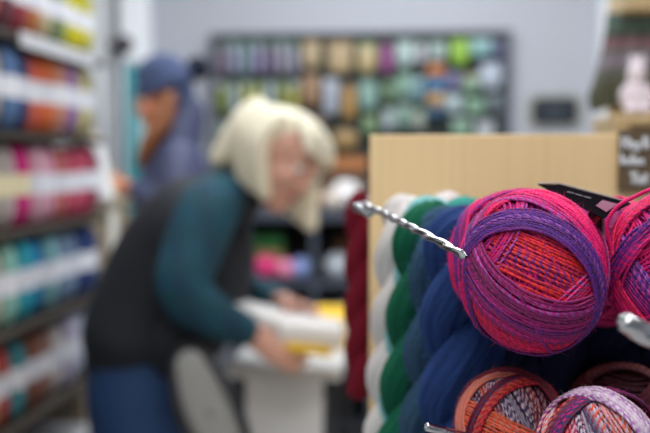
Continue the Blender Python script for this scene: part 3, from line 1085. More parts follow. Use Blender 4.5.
cap = ellipsoid(HC + HR @ np.array((0, -.028, .045)), (.075, .094, .076), HR, 28, 18)
locks = [cap]
for sx in (-1, 1):      # side curtains of the bob, hanging by gravity and forward
    for k in range(5):
        y = .045 - .035 * k
        if sx > 0 and k < 2: continue
        top = np.array(hp3(sx * .060, y, .075))
        mid_ = np.array(hp3(sx * (.082 if sx > 0 else .070), y + .004, .01))
        low = mid_ + np.array((0, 0, -.085)) + CXv * (.02 if sx > 0 else .012) + (HR @ np.array((0, .012, -.03)))
        locks.append(capped([tuple(top) + (.030, .026), tuple(mid_) + (.030, .024), tuple(low) + (.020, .018)], 16, 12))
for k in range(6):      # back of the bob
    x = -.07 + .028 * k
    top = np.array(hp3(x * .9, -.075, .06)); mid_ = np.array(hp3(x, -.098, .0))
    low = np.array(hp3(x, -.102, -.065)) + np.array((0, 0, -.01))
    locks.append(capped([tuple(top) + (.03, .03), tuple(mid_) + (.03, .028), tuple(low) + (.026, .022)], 14, 12))
for k in range(5):      # fringe
    x = -.05 + .025 * k
    locks.append(capped([hp3(x * .6, .01, .108) + (.026, .02), hp3(x, .062, .088) + (.024, .016), hp3(x * 1.2, .086, .056) + (.014, .010)], 12, 10))
# far curtain that falls past the chin, near lock that stands off the nape
locks.append(L([(292, 120, 2.14, .03, .03), (306, 148, 2.16, .024, .026), (306, 185, 2.15, .028, .024), (294, 206, 2.13, .020, .016)], 24, 14))
locks.append(L([(302, 132, 2.18, .03, .03), (305, 168, 2.19, .030, .03), (297, 200, 2.18, .026, .02)], 24, 14))
locks.append(L([(264, 124, 2.07, .042, .038), (246, 140, 2.10, .036, .034), (238, 156, 2.12, .028, .026)], 24, 14))
fuse('hair', locks, .006, M_hair, wm, 3)

# ---- person in the beanie
root2 = W(172, 300, 3.45); root2.z = 0
p2 = thing('person', root2, 'person in a navy bobble hat and padded slate jacket, side-on near the teal banner', 'person')
hc2 = W(162, 101, 3.42)
hf2 = -CXv * .93 - CZ * .30 + np.array((0, 0, -.25))
hp2, HR2, HC2 = head_pieces(hc2, hf2, (0, 0, 1), 1.02)
gp = []
gp.append(L([(172, 150, 3.45, .060, .060), (164, 120, 3.44, .055, .055)], 10))
gp.append(L([(178, 300, 3.45, .16, .12), (178, 230, 3.45, .14, .11), (174, 185, 3.45, .16, .10), (172, 165, 3.45, .09, .055)], 24, 18, CZ))
gp.append(L([(176, 158, 3.27, .05, .05), (174, 188, 3.25, .045, .045), (168, 210, 3.24, .04, .04), (148, 198, 3.27, .035, .035), (128, 187, 3.30, .028, .026)], 30))
gp.append(L([(176, 158, 3.63, .05, .05), (170, 188, 3.62, .045, .045), (160, 208, 3.58, .04, .04), (140, 200, 3.50, .035, .035), (128, 194, 3.42, .028, .026)], 30))
gp.append(L([(176, 300, 3.36, .10, .09), (174, 400, 3.36, .075, .075), (176, 494, 3.38, .04, .04)], 20))
gp.append(L([(184, 300, 3.54, .10, .09), (184, 390, 3.54, .075, .075), (186, 478, 3.56, .04, .04)], 20))
gp += hand_pieces(W(129, 187, 3.30), W(114, 180, 3.32) - W(129, 187, 3.30), Vector((0, 0, -1)) + Vector(tuple(CZ)) * .6, 1, .5)
gp += hand_pieces(W(127, 193, 3.42), W(116, 186, 3.38) - W(127, 193, 3.42), Vector((0, 0, -.6)) - Vector(tuple(CZ)), -1, .5)
b2 = fuse('body', hp2 + gp, .007, M_skin2, p2, 3)
face_parts(HR2, HC2, b2, 1.02, (170, 90, 80), (50, 40, 36))
M_jack = mat('padded_jacket', srgb(58, 64, 96), .6, sheen=.2, bump=(14, .6, (1, 1, 3)))
jk = [L([(180, 312, 3.45, .19, .15), (180, 280, 3.45, .18, .145), (179, 262, 3.45, .17, .135), (179, 240, 3.45, .18, .145), (178, 220, 3.45, .17, .135), (177, 196, 3.45, .20, .145),
         (175, 180, 3.45, .195, .135), (174, 160, 3.45, .17, .115), (170, 146, 3.45, .10, .085), (168, 132, 3.45, .075, .075)], 50, 24, CZ)]
jk.append(L([(177, 160, 3.29, .072, .07), (176, 188, 3.24, .066, .064), (168, 212, 3.23, .058, .056), (150, 199, 3.265, .05, .048), (137, 191, 3.29, .042, .04)], 36))
jk.append(L([(177, 160, 3.60, .072, .07), (170, 188, 3.62, .066, .064), (160, 210, 3.58, .058, .056), (142, 201, 3.51, .05, .048), (134, 196, 3.45, .042, .04)], 36))
jk.append(L([(176, 148, 3.45, .10, .09), (181, 128, 3.46, .085, .09), (184, 110, 3.46, .065, .085)], 12, 18))
fuse('jacket', jk, .009, M_jack, p2, 3)
fuse('trousers', [L([(176, 300, 3.36, .115, .10), (174, 400, 3.36, .09, .09), (176, 484, 3.38, .06, .06)], 20), L([(184, 300, 3.54, .115, .10), (184, 390, 3.54, .09, .09), (186, 468, 3.56, .06, .06)], 20)],
     .01, plain((40, 44, 60), .8), p2, 2)
for q_ in (W(176, 500, 3.38), W(186, 480, 3.56)):
    V, Fc = capped([(q_.x + .05, q_.y, .045, .042, .040), (q_.x - .06, q_.y, .042, .046, .038), (q_.x - .16, q_.y, .034, .040, .028)], 16, 16, (0, 1, 0))
    V[:, 2] = np.clip(V[:, 2], .002, None)
    from_np('shoe', V, Fc, plain((60, 50, 46)), p2)
M_hat = mat('navy_knit_hat', srgb(60, 72, 106), .9, sheen=.3, bump=(90, .6, (1, 1, .3)))
hat = [ellipsoid(HC2 + HR2 @ np.array((0, -.022, .080)), (.092, .104, .098), HR2, 30, 18), L([(170, 86, 3.44, .088, .09), (172, 100, 3.44, .078, .088), (174, 112, 3.44, .055, .078)], 14), L([(176, 80, 3.44, .06, .07), (186, 75, 3.45, .035, .04), (192, 71, 3.45, .02, .02)], 12)]
ht = fuse('knitted_hat', hat, .006, M_hat, p2, 3)
rg = []
for t in np.linspace(0, 2 * math.pi, 40, endpoint=False):
    rg.append(HC2 + HR2 @ np.array((.094 * math.cos(t), -.022 + .106 * math.sin(t), .062 - .02 * math.sin(t) * -1 * -1)))
V, Fc = sweep_np(np.array(rg), np.tile((.024, .010), (40, 1)), 12, True, tuple(HR2 @ np.array((0, 0, 1.0))))
from_np('hat_cuff', V, Fc, M_hat, ht)
pc = np.array(W(198, 68, 3.44))
rngp = np.random.default_rng(3)
U_, F_ = ellipsoid((0, 0, 0), (1, 1, 1), None, 60, 40)
from_np('pompom', pc + U_ * (.044 + .005 * rngp.random((len(U_), 1))), F_, plain((18, 24, 46), .95), ht, False)
hl = []
for k in range(7):
    dd = 3.34 + .03 * k
    hl.append(L([(168 + k * 1.5, 98, dd, .03, .03), (163 + k, 122, dd - .02, .032, .028), (149 + k * 1.6, 142, dd - .03, .034, .028), (140 + k * 1.4, 164, dd - .03, .020, .016)], 20, 12))
fuse('hair', hl, .007, mat('chestnut_hair', srgb(132, 78, 42), .5, noise=(12, .3, (6, 6, 1))), p2, 3)

# ================================================================== RIGHT SHELF WITH TOY AND SCARF
M_oak = wood_mat('pale_oak', srgb(196, 172, 132), srgb(214, 190, 150))
xs0 = atY(614, 120, 1.66).x
us = thing('oak_shelf_unit', (xs0 + .4, 1.95, 0), 'pale oak shelf unit behind the wooden display stand', 'shelving')
zs1 = atY(640, 114, 1.66).z
zs2 = atY(640, 131, 1.66).z
zs3 = atY(640, 10, 1.70).z
span('shelf', (xs0, 1.66, zs1 - .020), (xs0 + .9, 1.86, zs1), M_oak, us, .006)
span('shelf', (xs0, 1.66, zs2 - .022), (xs0 + .9, 1.86, zs2 - .006), M_oak, us, .004)
xt = atY(622, 10, 1.72).x
span('shelf', (xt, 1.70, zs3), (xs0 + .9, 1.84, zs3 + .06), M_oak, us, .006)
span('divider', (xs0 + .002, 1.665, zs2 - .006), (xs0 + .028, 1.85, zs1 - .02), M_oak, us)
span('back_panel', (xs0 + .03, 1.84, .0), (xs0 + .9, 1.86, zs3 + .06), M_oak, us)
span('side_panel', (xs0 + .88, 1.66, 0), (xs0 + .9, 1.86, zs3 + .06), M_oak, us)
span('side_panel', (xs0 + .002, 1.67, 0), (xs0 + .02, 1.86, zs2 - .022), M_oak, us)

# striped shawl hanging from the top board, flaring down to the left
shm = []
m_ = bpy.data.materials.new('striped_knit'); m_.use_nodes = True
nt = m_.node_tree; pp = nt.nodes['Principled BSDF']; pp.inputs['Roughness'].default_value = .95
pp.inputs['Sheen Weight'].default_value = .2
uvn = nt.nodes.new('ShaderNodeUVMap'); sp = nt.nodes.new('ShaderNodeSeparateXYZ')
nt.links.new(uvn.outputs[0], sp.inputs[0])
rp = nt.nodes.new('ShaderNodeValToRGB'); rp.color_ramp.interpolation = 'LINEAR'
els = [(0, (84, 98, 100)), (.12, (98, 122, 116)), (.22, (62, 84, 72)), (.30, (132, 92, 108)), (.42, (112, 112, 112)), (.52, (140, 130, 146)), (.62, (96, 98, 90)), (.78, (80, 84, 66)), (1, (74, 76, 60))]
rp.color_ramp.elements[0].color = srgb(*els[0][1]); rp.color_ramp.elements[1].color = srgb(*els[-1][1])
for p_, c_ in els[1:-1]:
    e_ = rp.color_ramp.elements.new(p_); e_.color = srgb(*c_)
nt.links.new(sp.outputs[1], rp.inputs[0]); nt.links.new(rp.outputs[0], pp.inputs['Base Color'])
nu, nv = 60, 50
Vs, UVg = [], []
for j in range(nv):
    v = j / (nv - 1)
    xl = 606 + (584 - 606) * min(1, v * 1.05) ** 1.6
    if v > .85: xl += (v - .85) * 60
    for i in range(nu):
        u = i / (nu - 1)
        px = xl + (668 - xl) * u
        py = 14 + 98 * v - 6 * math.sin(math.pi * u) * v
        Yd = 1.76 + .004 * math.sin(u * 22 + v * 2) * (.3 + v) - .02 * v
        Vs.append(tuple(atY(px, py, Yd)))
        UVg.append((u, v))
i = np.arange(nv - 1)[:, None]; j = np.arange(nu - 1)[None, :]
Fq = np.stack([i * nu + j, i * nu + j + 1, (i + 1) * nu + j + 1, (i + 1) * nu + j], -1).reshape(-1, 4)
uvs = np.array(UVg)[Fq.ravel()]
sh_ = from_np('striped_shawl', np.array(Vs), Fq, m_, None, True, None, uvs)
so = sh_.modifiers.new('thickness', 'SOLIDIFY'); so.thickness = .008
tag(sh_, 'dark striped knitted shawl in green, plum and grey hanging from the oak shelf unit', 'shawl')

# pinkish white knitted toy rabbit-like figure (plain soft toy)
tc_ = atY(633, 100, 1.72)
ty = thing('soft_toy', (tc_.x, 1.72, zs1), 'pinkish white knitted soft toy sitting on the oak shelf before the shawl', 'soft toy')
k = 1.55 / F
zc = zs1
def tE(dx, dy, dz, rx, ry, rz): return ellipsoid((tc_.x + dx * k, 1.70 + dy * k, zc + dz * k), (rx * k, ry * k, rz * k))
fuse('body', [tE(0, 0, 18, 15, 12, 19), tE(0, -2, 43, 10, 9, 11), tE(-4, 0, 56, 4, 4, 9), tE(5, 0, 56, 4, 4, 9), tE(-13, -5, 20, 5, 5, 12), tE(13, -5, 20, 5, 5, 12),
              tE(-8, -13, 5, 6, 11, 5), tE(8, -13, 5, 6, 11, 5), capped([(tc_.x, 1.72, zc + 20 * k, .012, .012), (tc_.x, 1.72, zc + 40 * k, .012, .012)], 8, 12)],
     .004, mat('pale_pink_knit', srgb(238, 228, 240), .95, sheen=.3, bump=(80, .6, (1, 1, 1))), ty, 3)
for sx in (-1, 1):
    V, Fc = ellipsoid((tc_.x + sx * 4 * k, 1.72 - 10.5 * k, zc + 45 * k), (1.3 * k,) * 3, None, 12, 8)
    from_np('eye', V, Fc, plain((40, 36, 40), .3), ty)

# ================================================================== WOODEN DISPLAY STAND
Yp = 0.965
M_maple = wood_mat('maple_ply', srgb(232, 202, 152), srgb(240, 212, 164))
xl = atY(369.5, 200, Yp).x
ztop = atY(480, 134.5, Yp).z
xr = xl + .62
st = thing('display_stand', ((xl + xr) / 2, 1.15, 0), 'pale maple display stand whose front panel carries hooks of yarn', 'display stand')
span('front_panel', (xl, Yp, .06), (xr, Yp + .018, ztop), M_maple, st, .0015)
span('side_panel', (xl, Yp + .018, .06), (xl + .018, Yp + .40, ztop), M_maple, st, .0015)
span('side_panel', (xr - .018, Yp + .018, .06), (xr, Yp + .40, ztop), M_maple, st, .0015)
span('back_panel', (xl + .018, Yp + .38, .06), (xr - .018, Yp + .398, ztop), M_maple, st, .0015)
span('base', (xl + .03, Yp + .03, 0), (xr - .03, Yp + .37, .06), M_blk, st)

# chalk sign on the panel's upper corner
s0 = atY(619.5, 130, Yp - .006); s1 = atY(668, 190, Yp - .006)
sg = thing('chalk_sign', ((s0.x + s1.x) / 2, Yp - .006, (s0.z + s1.z) / 2), 'dark brown sign with white handwriting on the upper corner of the stand panel', 'sign')
span('sign_board', (s0.x, Yp - .008, s1.z), (s1.x, Yp, s0.z), mat('brown_sign_board', srgb(96, 80, 60), .7, noise=(30, .25, (1, 1, 1))), sg, .001)
M_chalk = mat('chalk', srgb(206, 210, 216), .9)


def scribble(strokes, x0, y0, sc):
    for stp in strokes:
        pts = []
        for (x, y) in stp:
            pts.append(atY(x0 + x * sc, y0 + y * sc, Yp - .0085))
        rows = [tuple(q_) + (.0019, .0007) for q_ in pts]
        V, Fc = capped(rows, 8 * len(pts), 8, (1, 0, 0))
        from_np('handwriting', V, Fc, M_chalk, sg)


# H a y   8 / h o l a n / Y a t   (loose hand)
scribble([[(0, 0), (0, 6), (0, 12)], [(6, 0), (6, 6), (5.5, 12)], [(0, 6), (3, 5.5), (6, 6)], [(12, 7), (9, 6), (8, 10), (11, 12), (12.5, 7), (13.5, 12)],
          [(15, 7), (16, 11), (18.5, 7)], [(19, 6), (17.5, 12), (15, 16)],
          [(27, 1), (23.5, 1.5), (24, 5), (28, 8), (26, 12), (23, 10), (25, 6), (27.5, 2)]], 622.5, 137, .92)
scribble([[(0, 0), (0, 7), (0, 12)], [(0, 8), (3, 6), (4, 12)], [(8, 7), (6, 9), (8, 12), (10, 9), (8, 7)], [(13, 0), (12.5, 6), (13.5, 12)],
          [(19, 7), (16, 7), (15.5, 11), (18, 12), (19, 7), (20, 12)], [(22, 7), (22.2, 12)], [(22.2, 9), (24.5, 7), (25.5, 12)]], 621.5, 154, .85)
scribble([[(0, 0), (2.5, 5), (3, 6)], [(6, 0), (3.5, 6), (2, 12)], [(11, 7), (8, 7), (7.8, 11), (10, 12), (11, 7), (12.5, 12)], [(15.5, 2), (15, 7), (16.5, 12)], [(13.5, 5), (18, 4.5)]], 631, 172, .95)

# ================================================================== CHROME HOOKS
M_chr = mat('chrome', srgb(206, 208, 212), .18, 1.0)
M_chr2 = mat('satin_steel', srgb(170, 174, 180), .28, 1.0)


def twisted(name, pts, r, pitch, parent=None, n_per=40, m=None, flat=.34):
    """square bar twisted about its length"""
    P = crom([tuple(p) for p in pts], 30)
    seg = np.linalg.norm(np.diff(P, axis=0), axis=1)
    Ls = np.concatenate([[0], np.cumsum(seg)])
    n = int(Ls[-1] / pitch * n_per)
    t = np.linspace(0, Ls[-1], n)
    C_ = np.stack([np.interp(t, Ls, P[:, k]) for k in range(3)], 1)
    rad = np.full(n, r)
    for q_ in range(4):
        rad[q_] *= (.3 + .2 * q_); rad[-1 - q_] *= (.3 + .2 * q_)
    tw = t / pitch * 2 * math.pi

    def sec(i_, ph):
        a_ = ph + tw[i_[:, 0]][:, None]
        return 1.04 - flat + flat * np.abs(np.cos(a_)) ** 1.5
    V, Fc = sweep_np(C_, rad, 20, False, None, sec)
    return from_np(name, V, Fc, m or M_chr, parent)


def hook(label, pts, r, pitch=.019, plate=None, name='yarn_hook', flat=.34):
    t = thing(name, pts[0], label, 'hook')
    twisted('rod', pts, r, pitch, t, flat=flat)
    if plate is not None:
        p = plate
        V, Fc = capped([(p.x, Yp - .004, p.z, .011, .011), (p.x, Yp + .0, p.z, .011, .011)], 4, 16)
        from_np('mount', V, Fc, M_chr2, t)
    return t


# the long twisted hook that carries the large ball
hk1 = thing('yarn_hook', W(432, 213, .95), 'twisted chrome hook running past the hank tops into the big magenta ball', 'hook')
pts = [W(362, 204, .80), W(378, 211, .755), W(400, 222, .68), W(420, 232, .628), W(445, 245, .588), W(466, 257, .560)]
twisted('rod', pts, .0031, .058, hk1, flat=.40)
tube('return_wire', [W(362, 204, .80), W(357, 208, .82), W(366, 211, .88), W(395, 212, .915), W(425, 213, .955)], .0024, M_chr2, hk1, 10, 30)
tube('bent_end', [W(356, 207, .81), W(361, 209, .80), W(369, 213, .79)], .0042, M_chr, hk1, 12, 12)
V, Fc = capped([(W(425, 213, .955).x, Yp - .004, W(425, 213, .955).z, .010, .010), (W(425, 213, .955).x, Yp, W(425, 213, .955).z, .010, .010)], 4, 16)
from_np('mount', V, Fc, M_chr2, hk1)

hk2 = hook('thick chrome hook end poking out below the cropped magenta ball', [atY(690, 330, Yp - .002), W(760, 372, .66), W(720, 372, .50), W(668, 345, .455), W(640, 331, .447), W(618, 318, .447)], .0056, .036, atY(690, 330, Yp), flat=.16)
hk3 = hook('steel hook tip poking out beside the coral ball', [atY(560, 436, Yp - .002), W(540, 440, .80), W(505, 440, .68), W(465, 436, .612), W(424, 426, .598)], .0030, .022, atY(560, 436, Yp), flat=.12)
hk4 = hook('slim hook holding the two lower cropped balls of sock yarn', [atY(640, 430, Yp - .002), W(625, 425, .75), W(602, 452, .56), W(603, 470, .50)], .0028, .050, atY(640, 430, Yp))
hk5 = hook('hook through the ball at the back between the two magenta balls', [atY(612, 262, Yp - .002), W(606, 262, .80), W(602, 262, .66), W(600, 264, .655)], .0028, .050, atY(612, 262, Yp))

# ================================================================== HANKS
def hank(top, length, a, rh, rgb, label, phase=0.0, pitch=.105, lean=(0, 0), dark=.55, light=1.5, m=None, group='twisted hanks hanging on the stand', fz=0):
    """two thick plies wound round each other, looped at both ends"""
    n = 420
    s = np.linspace(0, 2, n, endpoint=False)
    z = length / 2 * np.cos(math.pi * s)
    amp = np.tanh(5.0 * np.sin(math.pi * s))
    ph = 2 * math.pi * z / pitch + phase
    C_ = np.stack([rh * amp * np.cos(ph), rh * amp * np.sin(ph), z - length / 2 - a], 1)
    k_ = -(z - length / 2)
    C_[:, 0] += lean[0] * k_
    C_[:, 1] += lean[1] * k_
    rad = a * (.94 + .10 * np.abs(np.sin(math.pi * s)) ** .5) * (1 + .05 * np.sin(s * 31 + phase))
    sides = 72
    tw = s * 60

    def sec(i_, p_):
        t_ = tw[i_[:, 0]][:, None]
        return 1 + .030 * np.sin(7 * p_ + .5 * t_) + .024 * np.sin(13 * p_ + .8 * t_ + 1.5 * np.sin(t_ * .3)) + .016 * np.sin(23 * p_ + 1.1 * t_ + 2 * np.sin(t_ * .21))
    V, Fc = sweep_np(C_, rad, sides, True, None, sec)
    iv = np.arange(n)[:, None]; ju = np.arange(sides)[None, :]
    v0 = np.broadcast_to(iv / n * 2 * length / .1, (n, sides)); v1 = np.broadcast_to((iv + 1) / n * 2 * length / .1, (n, sides))
    u0 = np.broadcast_to(ju / sides, (n, sides)); u1 = np.broadcast_to((ju + 1) / sides, (n, sides))
    uv = np.stack([np.stack([u0, v0], -1), np.stack([u1, v0], -1), np.stack([u1, v1], -1), np.stack([u0, v1], -1)], 2).reshape(-1, 2)
    uv[:, 1] *= .10
    o = from_np('yarn_hank', V, Fc, m or hank_mat('hank_%02x%02x%02x' % rgb, srgb(*rgb), dark, light), None, True, None, uv)
    o.location = top
    if fz:
        rg_ = np.random.default_rng(int(phase * 100))
        ix = rg_.integers(0, len(V), fz)
        ax = np.repeat(C_, sides, 0)[ix]
        out = V[ix] - ax; out /= np.linalg.norm(out, axis=1)[:, None]
        d_ = out + rg_.normal(size=(fz, 3)) * .7; d_ /= np.linalg.norm(d_, axis=1)[:, None]
        l_ = .005 * rg_.uniform(.4, 1.4, (fz, 1))
        sv = np.cross(d_, out + .01); sv /= np.linalg.norm(sv, axis=1)[:, None] + 1e-9
        s2 = np.cross(d_, sv)
        rings = []
        for q_, rr_ in ((V[ix], 5e-5), (V[ix] + d_ * l_ * .5, 5e-5), (V[ix] + (d_ + rg_.normal(size=(fz, 3)) * .4) * l_, 2e-5)):
            for k3 in range(3):
                rings.append(q_ + rr_ * (sv * math.cos(k3 * 2.094) + s2 * math.sin(k3 * 2.094)))
        VV_ = np.stack(rings, 1).reshape(-1, 3)
        b_ = np.arange(fz)[:, None] * 9
        FF_ = np.vstack([np.concatenate([b_ + lv * 3 + q3, b_ + lv * 3 + (q3 + 1) % 3, b_ + lv * 3 + 3 + (q3 + 1) % 3, b_ + lv * 3 + 3 + q3], 1) for lv in range(2) for q3 in range(3)])
        f_ = from_np('stray_fibres', VV_, FF_, plain(tuple(min(255, int(v * 1.5 + 12)) for v in rgb), .8))
        f_.parent = o
        f_['kind'] = 'stuff'
    return tag(o, label, 'yarn hank', group)


hank(W(467, 205, .695), .30, .0203, .0142, (30, 56, 108), 'deep navy twisted hank at the front of the hook, touching the big magenta ball', 2.2, .125, (-.015, 0), fz=9000)
hank(W(448, 206, .745), .30, .0185, .012, (46, 76, 102), 'slate blue twisted hank between the deep navy and green ones', .6, .12, (-.045, 0), fz=7000)
hank(W(430, 200, .785), .30, .0185, .012, (10, 88, 64), 'emerald green twisted hank between the slate and aqua ones', 2.9, .125, (-.085, 0), fz=5000)
hank(W(431, 196, .838), .30, .018, .011, (128, 192, 196), 'pale aqua twisted hank behind the emerald one', 1.2, .12, (-.095, 0))
hank(W(407, 194, .89), .30, .018, .012, (232, 214, 212), 'blush white twisted hank at the back, against the maple panel', 4.0, .12, (-.05, 0))
hank(W(470, 196, .80), .30, .018, .011, (60, 150, 140), 'sea green twisted hank whose top shows just above the big magenta ball', .3)
hank(W(448, 191, .875), .30, .018, .011, (226, 206, 206), 'white twisted hank peeping over the deep navy one beside a red one', 1.8)
hank(W(446, 203, .845), .28, .012, .008, (206, 50, 66), 'red thin twisted hank peeping out below the white one', .8)
NV = hank_mat('hank_navy_shaded', srgb(16, 26, 56), .5, 1.4)  # navy hanks behind the balls, their shade put into a darker colour
zz = 0
bp = [((500, 240, .715), 'shade-darkened navy hank directly behind the big magenta ball'), ((553, 243, .735), 'shade-darkened navy hank behind the gap above the coral ball'),
      ((608, 246, .735), 'shade-darkened navy hank behind the gap between the two magenta balls'), ((664, 246, .735), 'shade-darkened navy hank behind the cropped magenta ball'),
      ((526, 236, .81), 'inner shade-darkened navy hank behind the big magenta ball, second row'), ((578, 236, .82), 'inner shade-darkened navy hank seen between the coral and purple balls'),
      ((630, 236, .82), 'inner shade-darkened navy hank behind the dark maroon ball')]
for k_, (p_, lb) in enumerate(bp):
    hank(W(*p_), .30, .0195, .0135, (24, 40, 82), lb, 1.1 * k_, .12, (0, 0), m=NV)
# hooks inside the hanks
hook('hook through the tops of the front row of hanks', [atY(404, 212, Yp - .002), W(407, 212, .88), W(430, 218, .785), W(445, 224, .745), W(462, 226, .70), W(464, 226, .68)], .0028, .050, atY(404, 212, Yp))
hook('hook behind the big magenta ball holding the sea green hank', [atY(440, 204, Yp - .002), W(450, 204, .87), W(466, 207, .80), W(490, 250, .73), W(500, 258, .70)], .0028, .050, atY(440, 204, Yp))
for px_, d_, lb in ((553, .71, 'hook of the shade-darkened navy hanks above the coral ball'), (608, .71, 'hook of the shade-darkened navy hanks between the magenta balls'), (664, .71, 'hook of the shade-darkened navy hanks behind the cropped ball')):
    b_ = atY(px_ - 20, 252, Yp - .002)
    hook(lb, [b_, W(px_ - 20, 254, .82), W(px_, 260, .75), W(px_, 260, d_)], .0028, .050, atY(px_ - 20, 252, Yp))
# maroon hank on the stand's side
mt = W(360, 190, 1.10)
hank(mt, .235, .0125, .006, (112, 18, 40), 'maroon hank hanging on the side of the maple stand', 1.0, .11, (-.0, 0), group=None)
t = thing('side_hook', (xl, mt.y, mt.z - .012), 'short steel hook on the stand side holding the maroon hank', 'hook')
tube('rod', [(xl, mt.y, mt.z - .016), (mt.x, mt.y, mt.z - .018), (mt.x - .02, mt.y, mt.z - .010)], .0024, M_chr2, t, 10, 10)
V, Fc = capped([(xl - .003, mt.y, mt.z - .016, .009, .009), (xl, mt.y, mt.z - .016, .009, .009)], 4, 14)
from_np('mount', V, Fc, M_chr2, t)

# ================================================================== WOUND BALLS OF SOCK YARN
RCn = np.array(RC)
M_yarn = yarn_vertex_mat('dyed_sock_yarn')
M_fuzz = M_yarn


def lin(c):
    return np.array(srgb(*c)[:3])


def wind(bands, radii, yr, seed, per_m=1400, sides=8, ply_pitch=.0052):
    """ONE continuous two-ply strand wound band after band.
    band: n (plane normal), d0,d1 (offsets over unit radius), turns, shell, cols (list of ply colour pairs), wob"""
    rng = np.random.default_rng(seed)
    N_, D_, TH_, SH_, CA, CB = [], [], [], [], [], []
    th = 0.0
    prev = None
    for bnd in bands:
        n_ = np.array(bnd['n'], float); n_ /= np.linalg.norm(n_)
        d0, d1, turns, sh = bnd['d0'], bnd['d1'], bnd['turns'], bnd['sh']
        cols = bnd['cols']
        if prev is not None:      # travel to the next band
            k = 90
            t = (1 - np.cos(np.linspace(0, math.pi, k))) / 2
            nn = prev[0] * (1 - t)[:, None] + n_ * t[:, None]
            nn /= np.linalg.norm(nn, axis=1)[:, None]
            N_.append(nn); D_.append(prev[1] * (1 - t) + d0 * t); TH_.append(th + np.linspace(0, 1, k) * 1.9)
            th += 1.9
            SH_.append(prev[2] * (1 - t) + sh * t)
            CA.append(prev[3][None] * (1 - t)[:, None] + lin(cols[0][0]) * t[:, None])
            CB.append(prev[4][None] * (1 - t)[:, None] + lin(cols[0][1]) * t[:, None])
        k = int(turns * 300)
        t = np.linspace(0, 1, k)
        turn_i = t * turns
        jit = np.interp(turn_i, np.arange(int(turns) + 2), rng.normal(0, bnd.get('wob', .012), int(turns) + 2))
        jn = np.stack([np.interp(turn_i, np.arange(int(turns) + 2), rng.normal(0, bnd.get('wob', .012) * 1.3, int(turns) + 2)) for _ in range(3)], 1)
        # the laying-on goes back and forth in passes so strands are not in perfect order
        ps = bnd.get('passes', 1)
        tri = t if ps == 1 else np.abs(((t * ps) % 2) - 1) if ps % 2 == 0 else 1 - np.abs(((t * ps + 1) % 2) - 1)
        nn = n_[None] + jn
        nn /= np.linalg.norm(nn, axis=1)[:, None]
        N_.append(nn); D_.append(d0 + (d1 - d0) * tri + jit)
        TH_.append(th + turn_i * 2 * math.pi); th += turns * 2 * math.pi
        SH_.append(sh + .003 * np.sin(turn_i * 2.1) + .004 * (t * ps if ps > 1 else t * 0))
        x = t * (len(cols) - 1) if len(cols) > 1 else t * 0
        ca = np.stack([np.interp(x, np.arange(len(cols)), [lin(c_[0])[q] for c_ in cols]) for q in range(3)], 1)
        cb = np.stack([np.interp(x, np.arange(len(cols)), [lin(c_[1])[q] for c_ in cols]) for q in range(3)], 1)
        CA.append(ca); CB.append(cb)
        prev = (nn[-1], (d0 + (d1 - d0) * tri + jit)[-1], SH_[-1][-1], ca[-1], cb[-1])
    N_ = np.vstack(N_); D_ = np.concatenate(D_); TH_ = np.concatenate(TH_); SH_ = np.concatenate(SH_)
    CA = np.vstack(CA); CB = np.vstack(CB)
    # parallel-transported basis of the winding plane
    U = np.zeros_like(N_)
    u = np.cross(N_[0], [.31, .77, .55]); u /= np.linalg.norm(u)
    for i_ in range(len(N_)):
        n_ = N_[i_]
        u = u - u.dot(n_) * n_
        u /= np.linalg.norm(u)
        U[i_] = u
    Vv = np.cross(N_, U)
    D_ = np.clip(D_, -.985, .985)
    rr = np.sqrt(1 - D_ ** 2)
    P = N_ * D_[:, None] + (U * np.cos(TH_)[:, None] + Vv * np.sin(TH_)[:, None]) * rr[:, None]
    P = P * SH_[:, None] * np.array(radii)[None]
    seg = np.linalg.norm(np.diff(P, axis=0), axis=1)
    Ls = np.concatenate([[0], np.cumsum(seg)])
    n = int(Ls[-1] * per_m)
    t = np.linspace(0, Ls[-1], n)
    P2 = np.stack([np.interp(t, Ls, P[:, q]) for q in range(3)], 1)
    CA = np.stack([np.interp(t, Ls, CA[:, q]) for q in range(3)], 1)
    CB = np.stack([np.interp(t, Ls, CB[:, q]) for q in range(3)], 1)
    # slow random dye drift along the strand
    kk = int(Ls[-1] / .02) + 2
    dr = np.interp(t, np.linspace(0, Ls[-1], kk), rng.normal(1, .16, kk)).clip(.6, 1.45)
    # frame: outward normal of the ball gives a stable side vector
    kw = int(Ls[-1] / .008) + 2
    wv = np.stack([np.interp(t, np.linspace(0, Ls[-1], kw), rng.normal(0, yr * .28, kw)) for _ in range(3)], 1)
    P2 = P2 + wv
    T = np.gradient(P2, axis=0); T /= np.linalg.norm(T, axis=1)[:, None] + 1e-12
    O = P2 / np.array(radii) ** 2
    O -= (O * T).sum(1)[:, None] * T
    O /= np.linalg.norm(O, axis=1)[:, None]
    B = np.cross(T, O)
    ph = np.arange(sides) / sides * 2 * math.pi
    tw = t / ply_pitch * 2 * math.pi
    tw = tw + np.cumsum(rng.normal(0, .10, n)) + .5 * np.sin(t * 300)
    a_ = ph[None] + 0 * tw[:, None]
    lob = np.cos(a_ - tw[:, None])                   # which ply faces this vertex
    s = .66 + .42 * np.abs(lob) ** 1.2
    V = P2[:, None] + yr * s[..., None] * (O[:, None] * np.cos(a_)[..., None] + B[:, None] * np.sin(a_)[..., None])
    wgt = (.5 + .5 * np.tanh(lob * 4))[..., None]
    Cc = (CA[:, None] * wgt + CB[:, None] * (1 - wgt)) * dr[:, None, None]
    V = V.reshape(-1, 3)
    i_ = np.arange(n - 1)[:, None]; j_ = np.arange(sides)[None]
    j2 = (j_ + 1) % sides
    Fc = np.stack([i_ * sides + j_, i_ * sides + j2, (i_ + 1) * sides + j2, (i_ + 1) * sides + j_], -1).reshape(-1, 4)
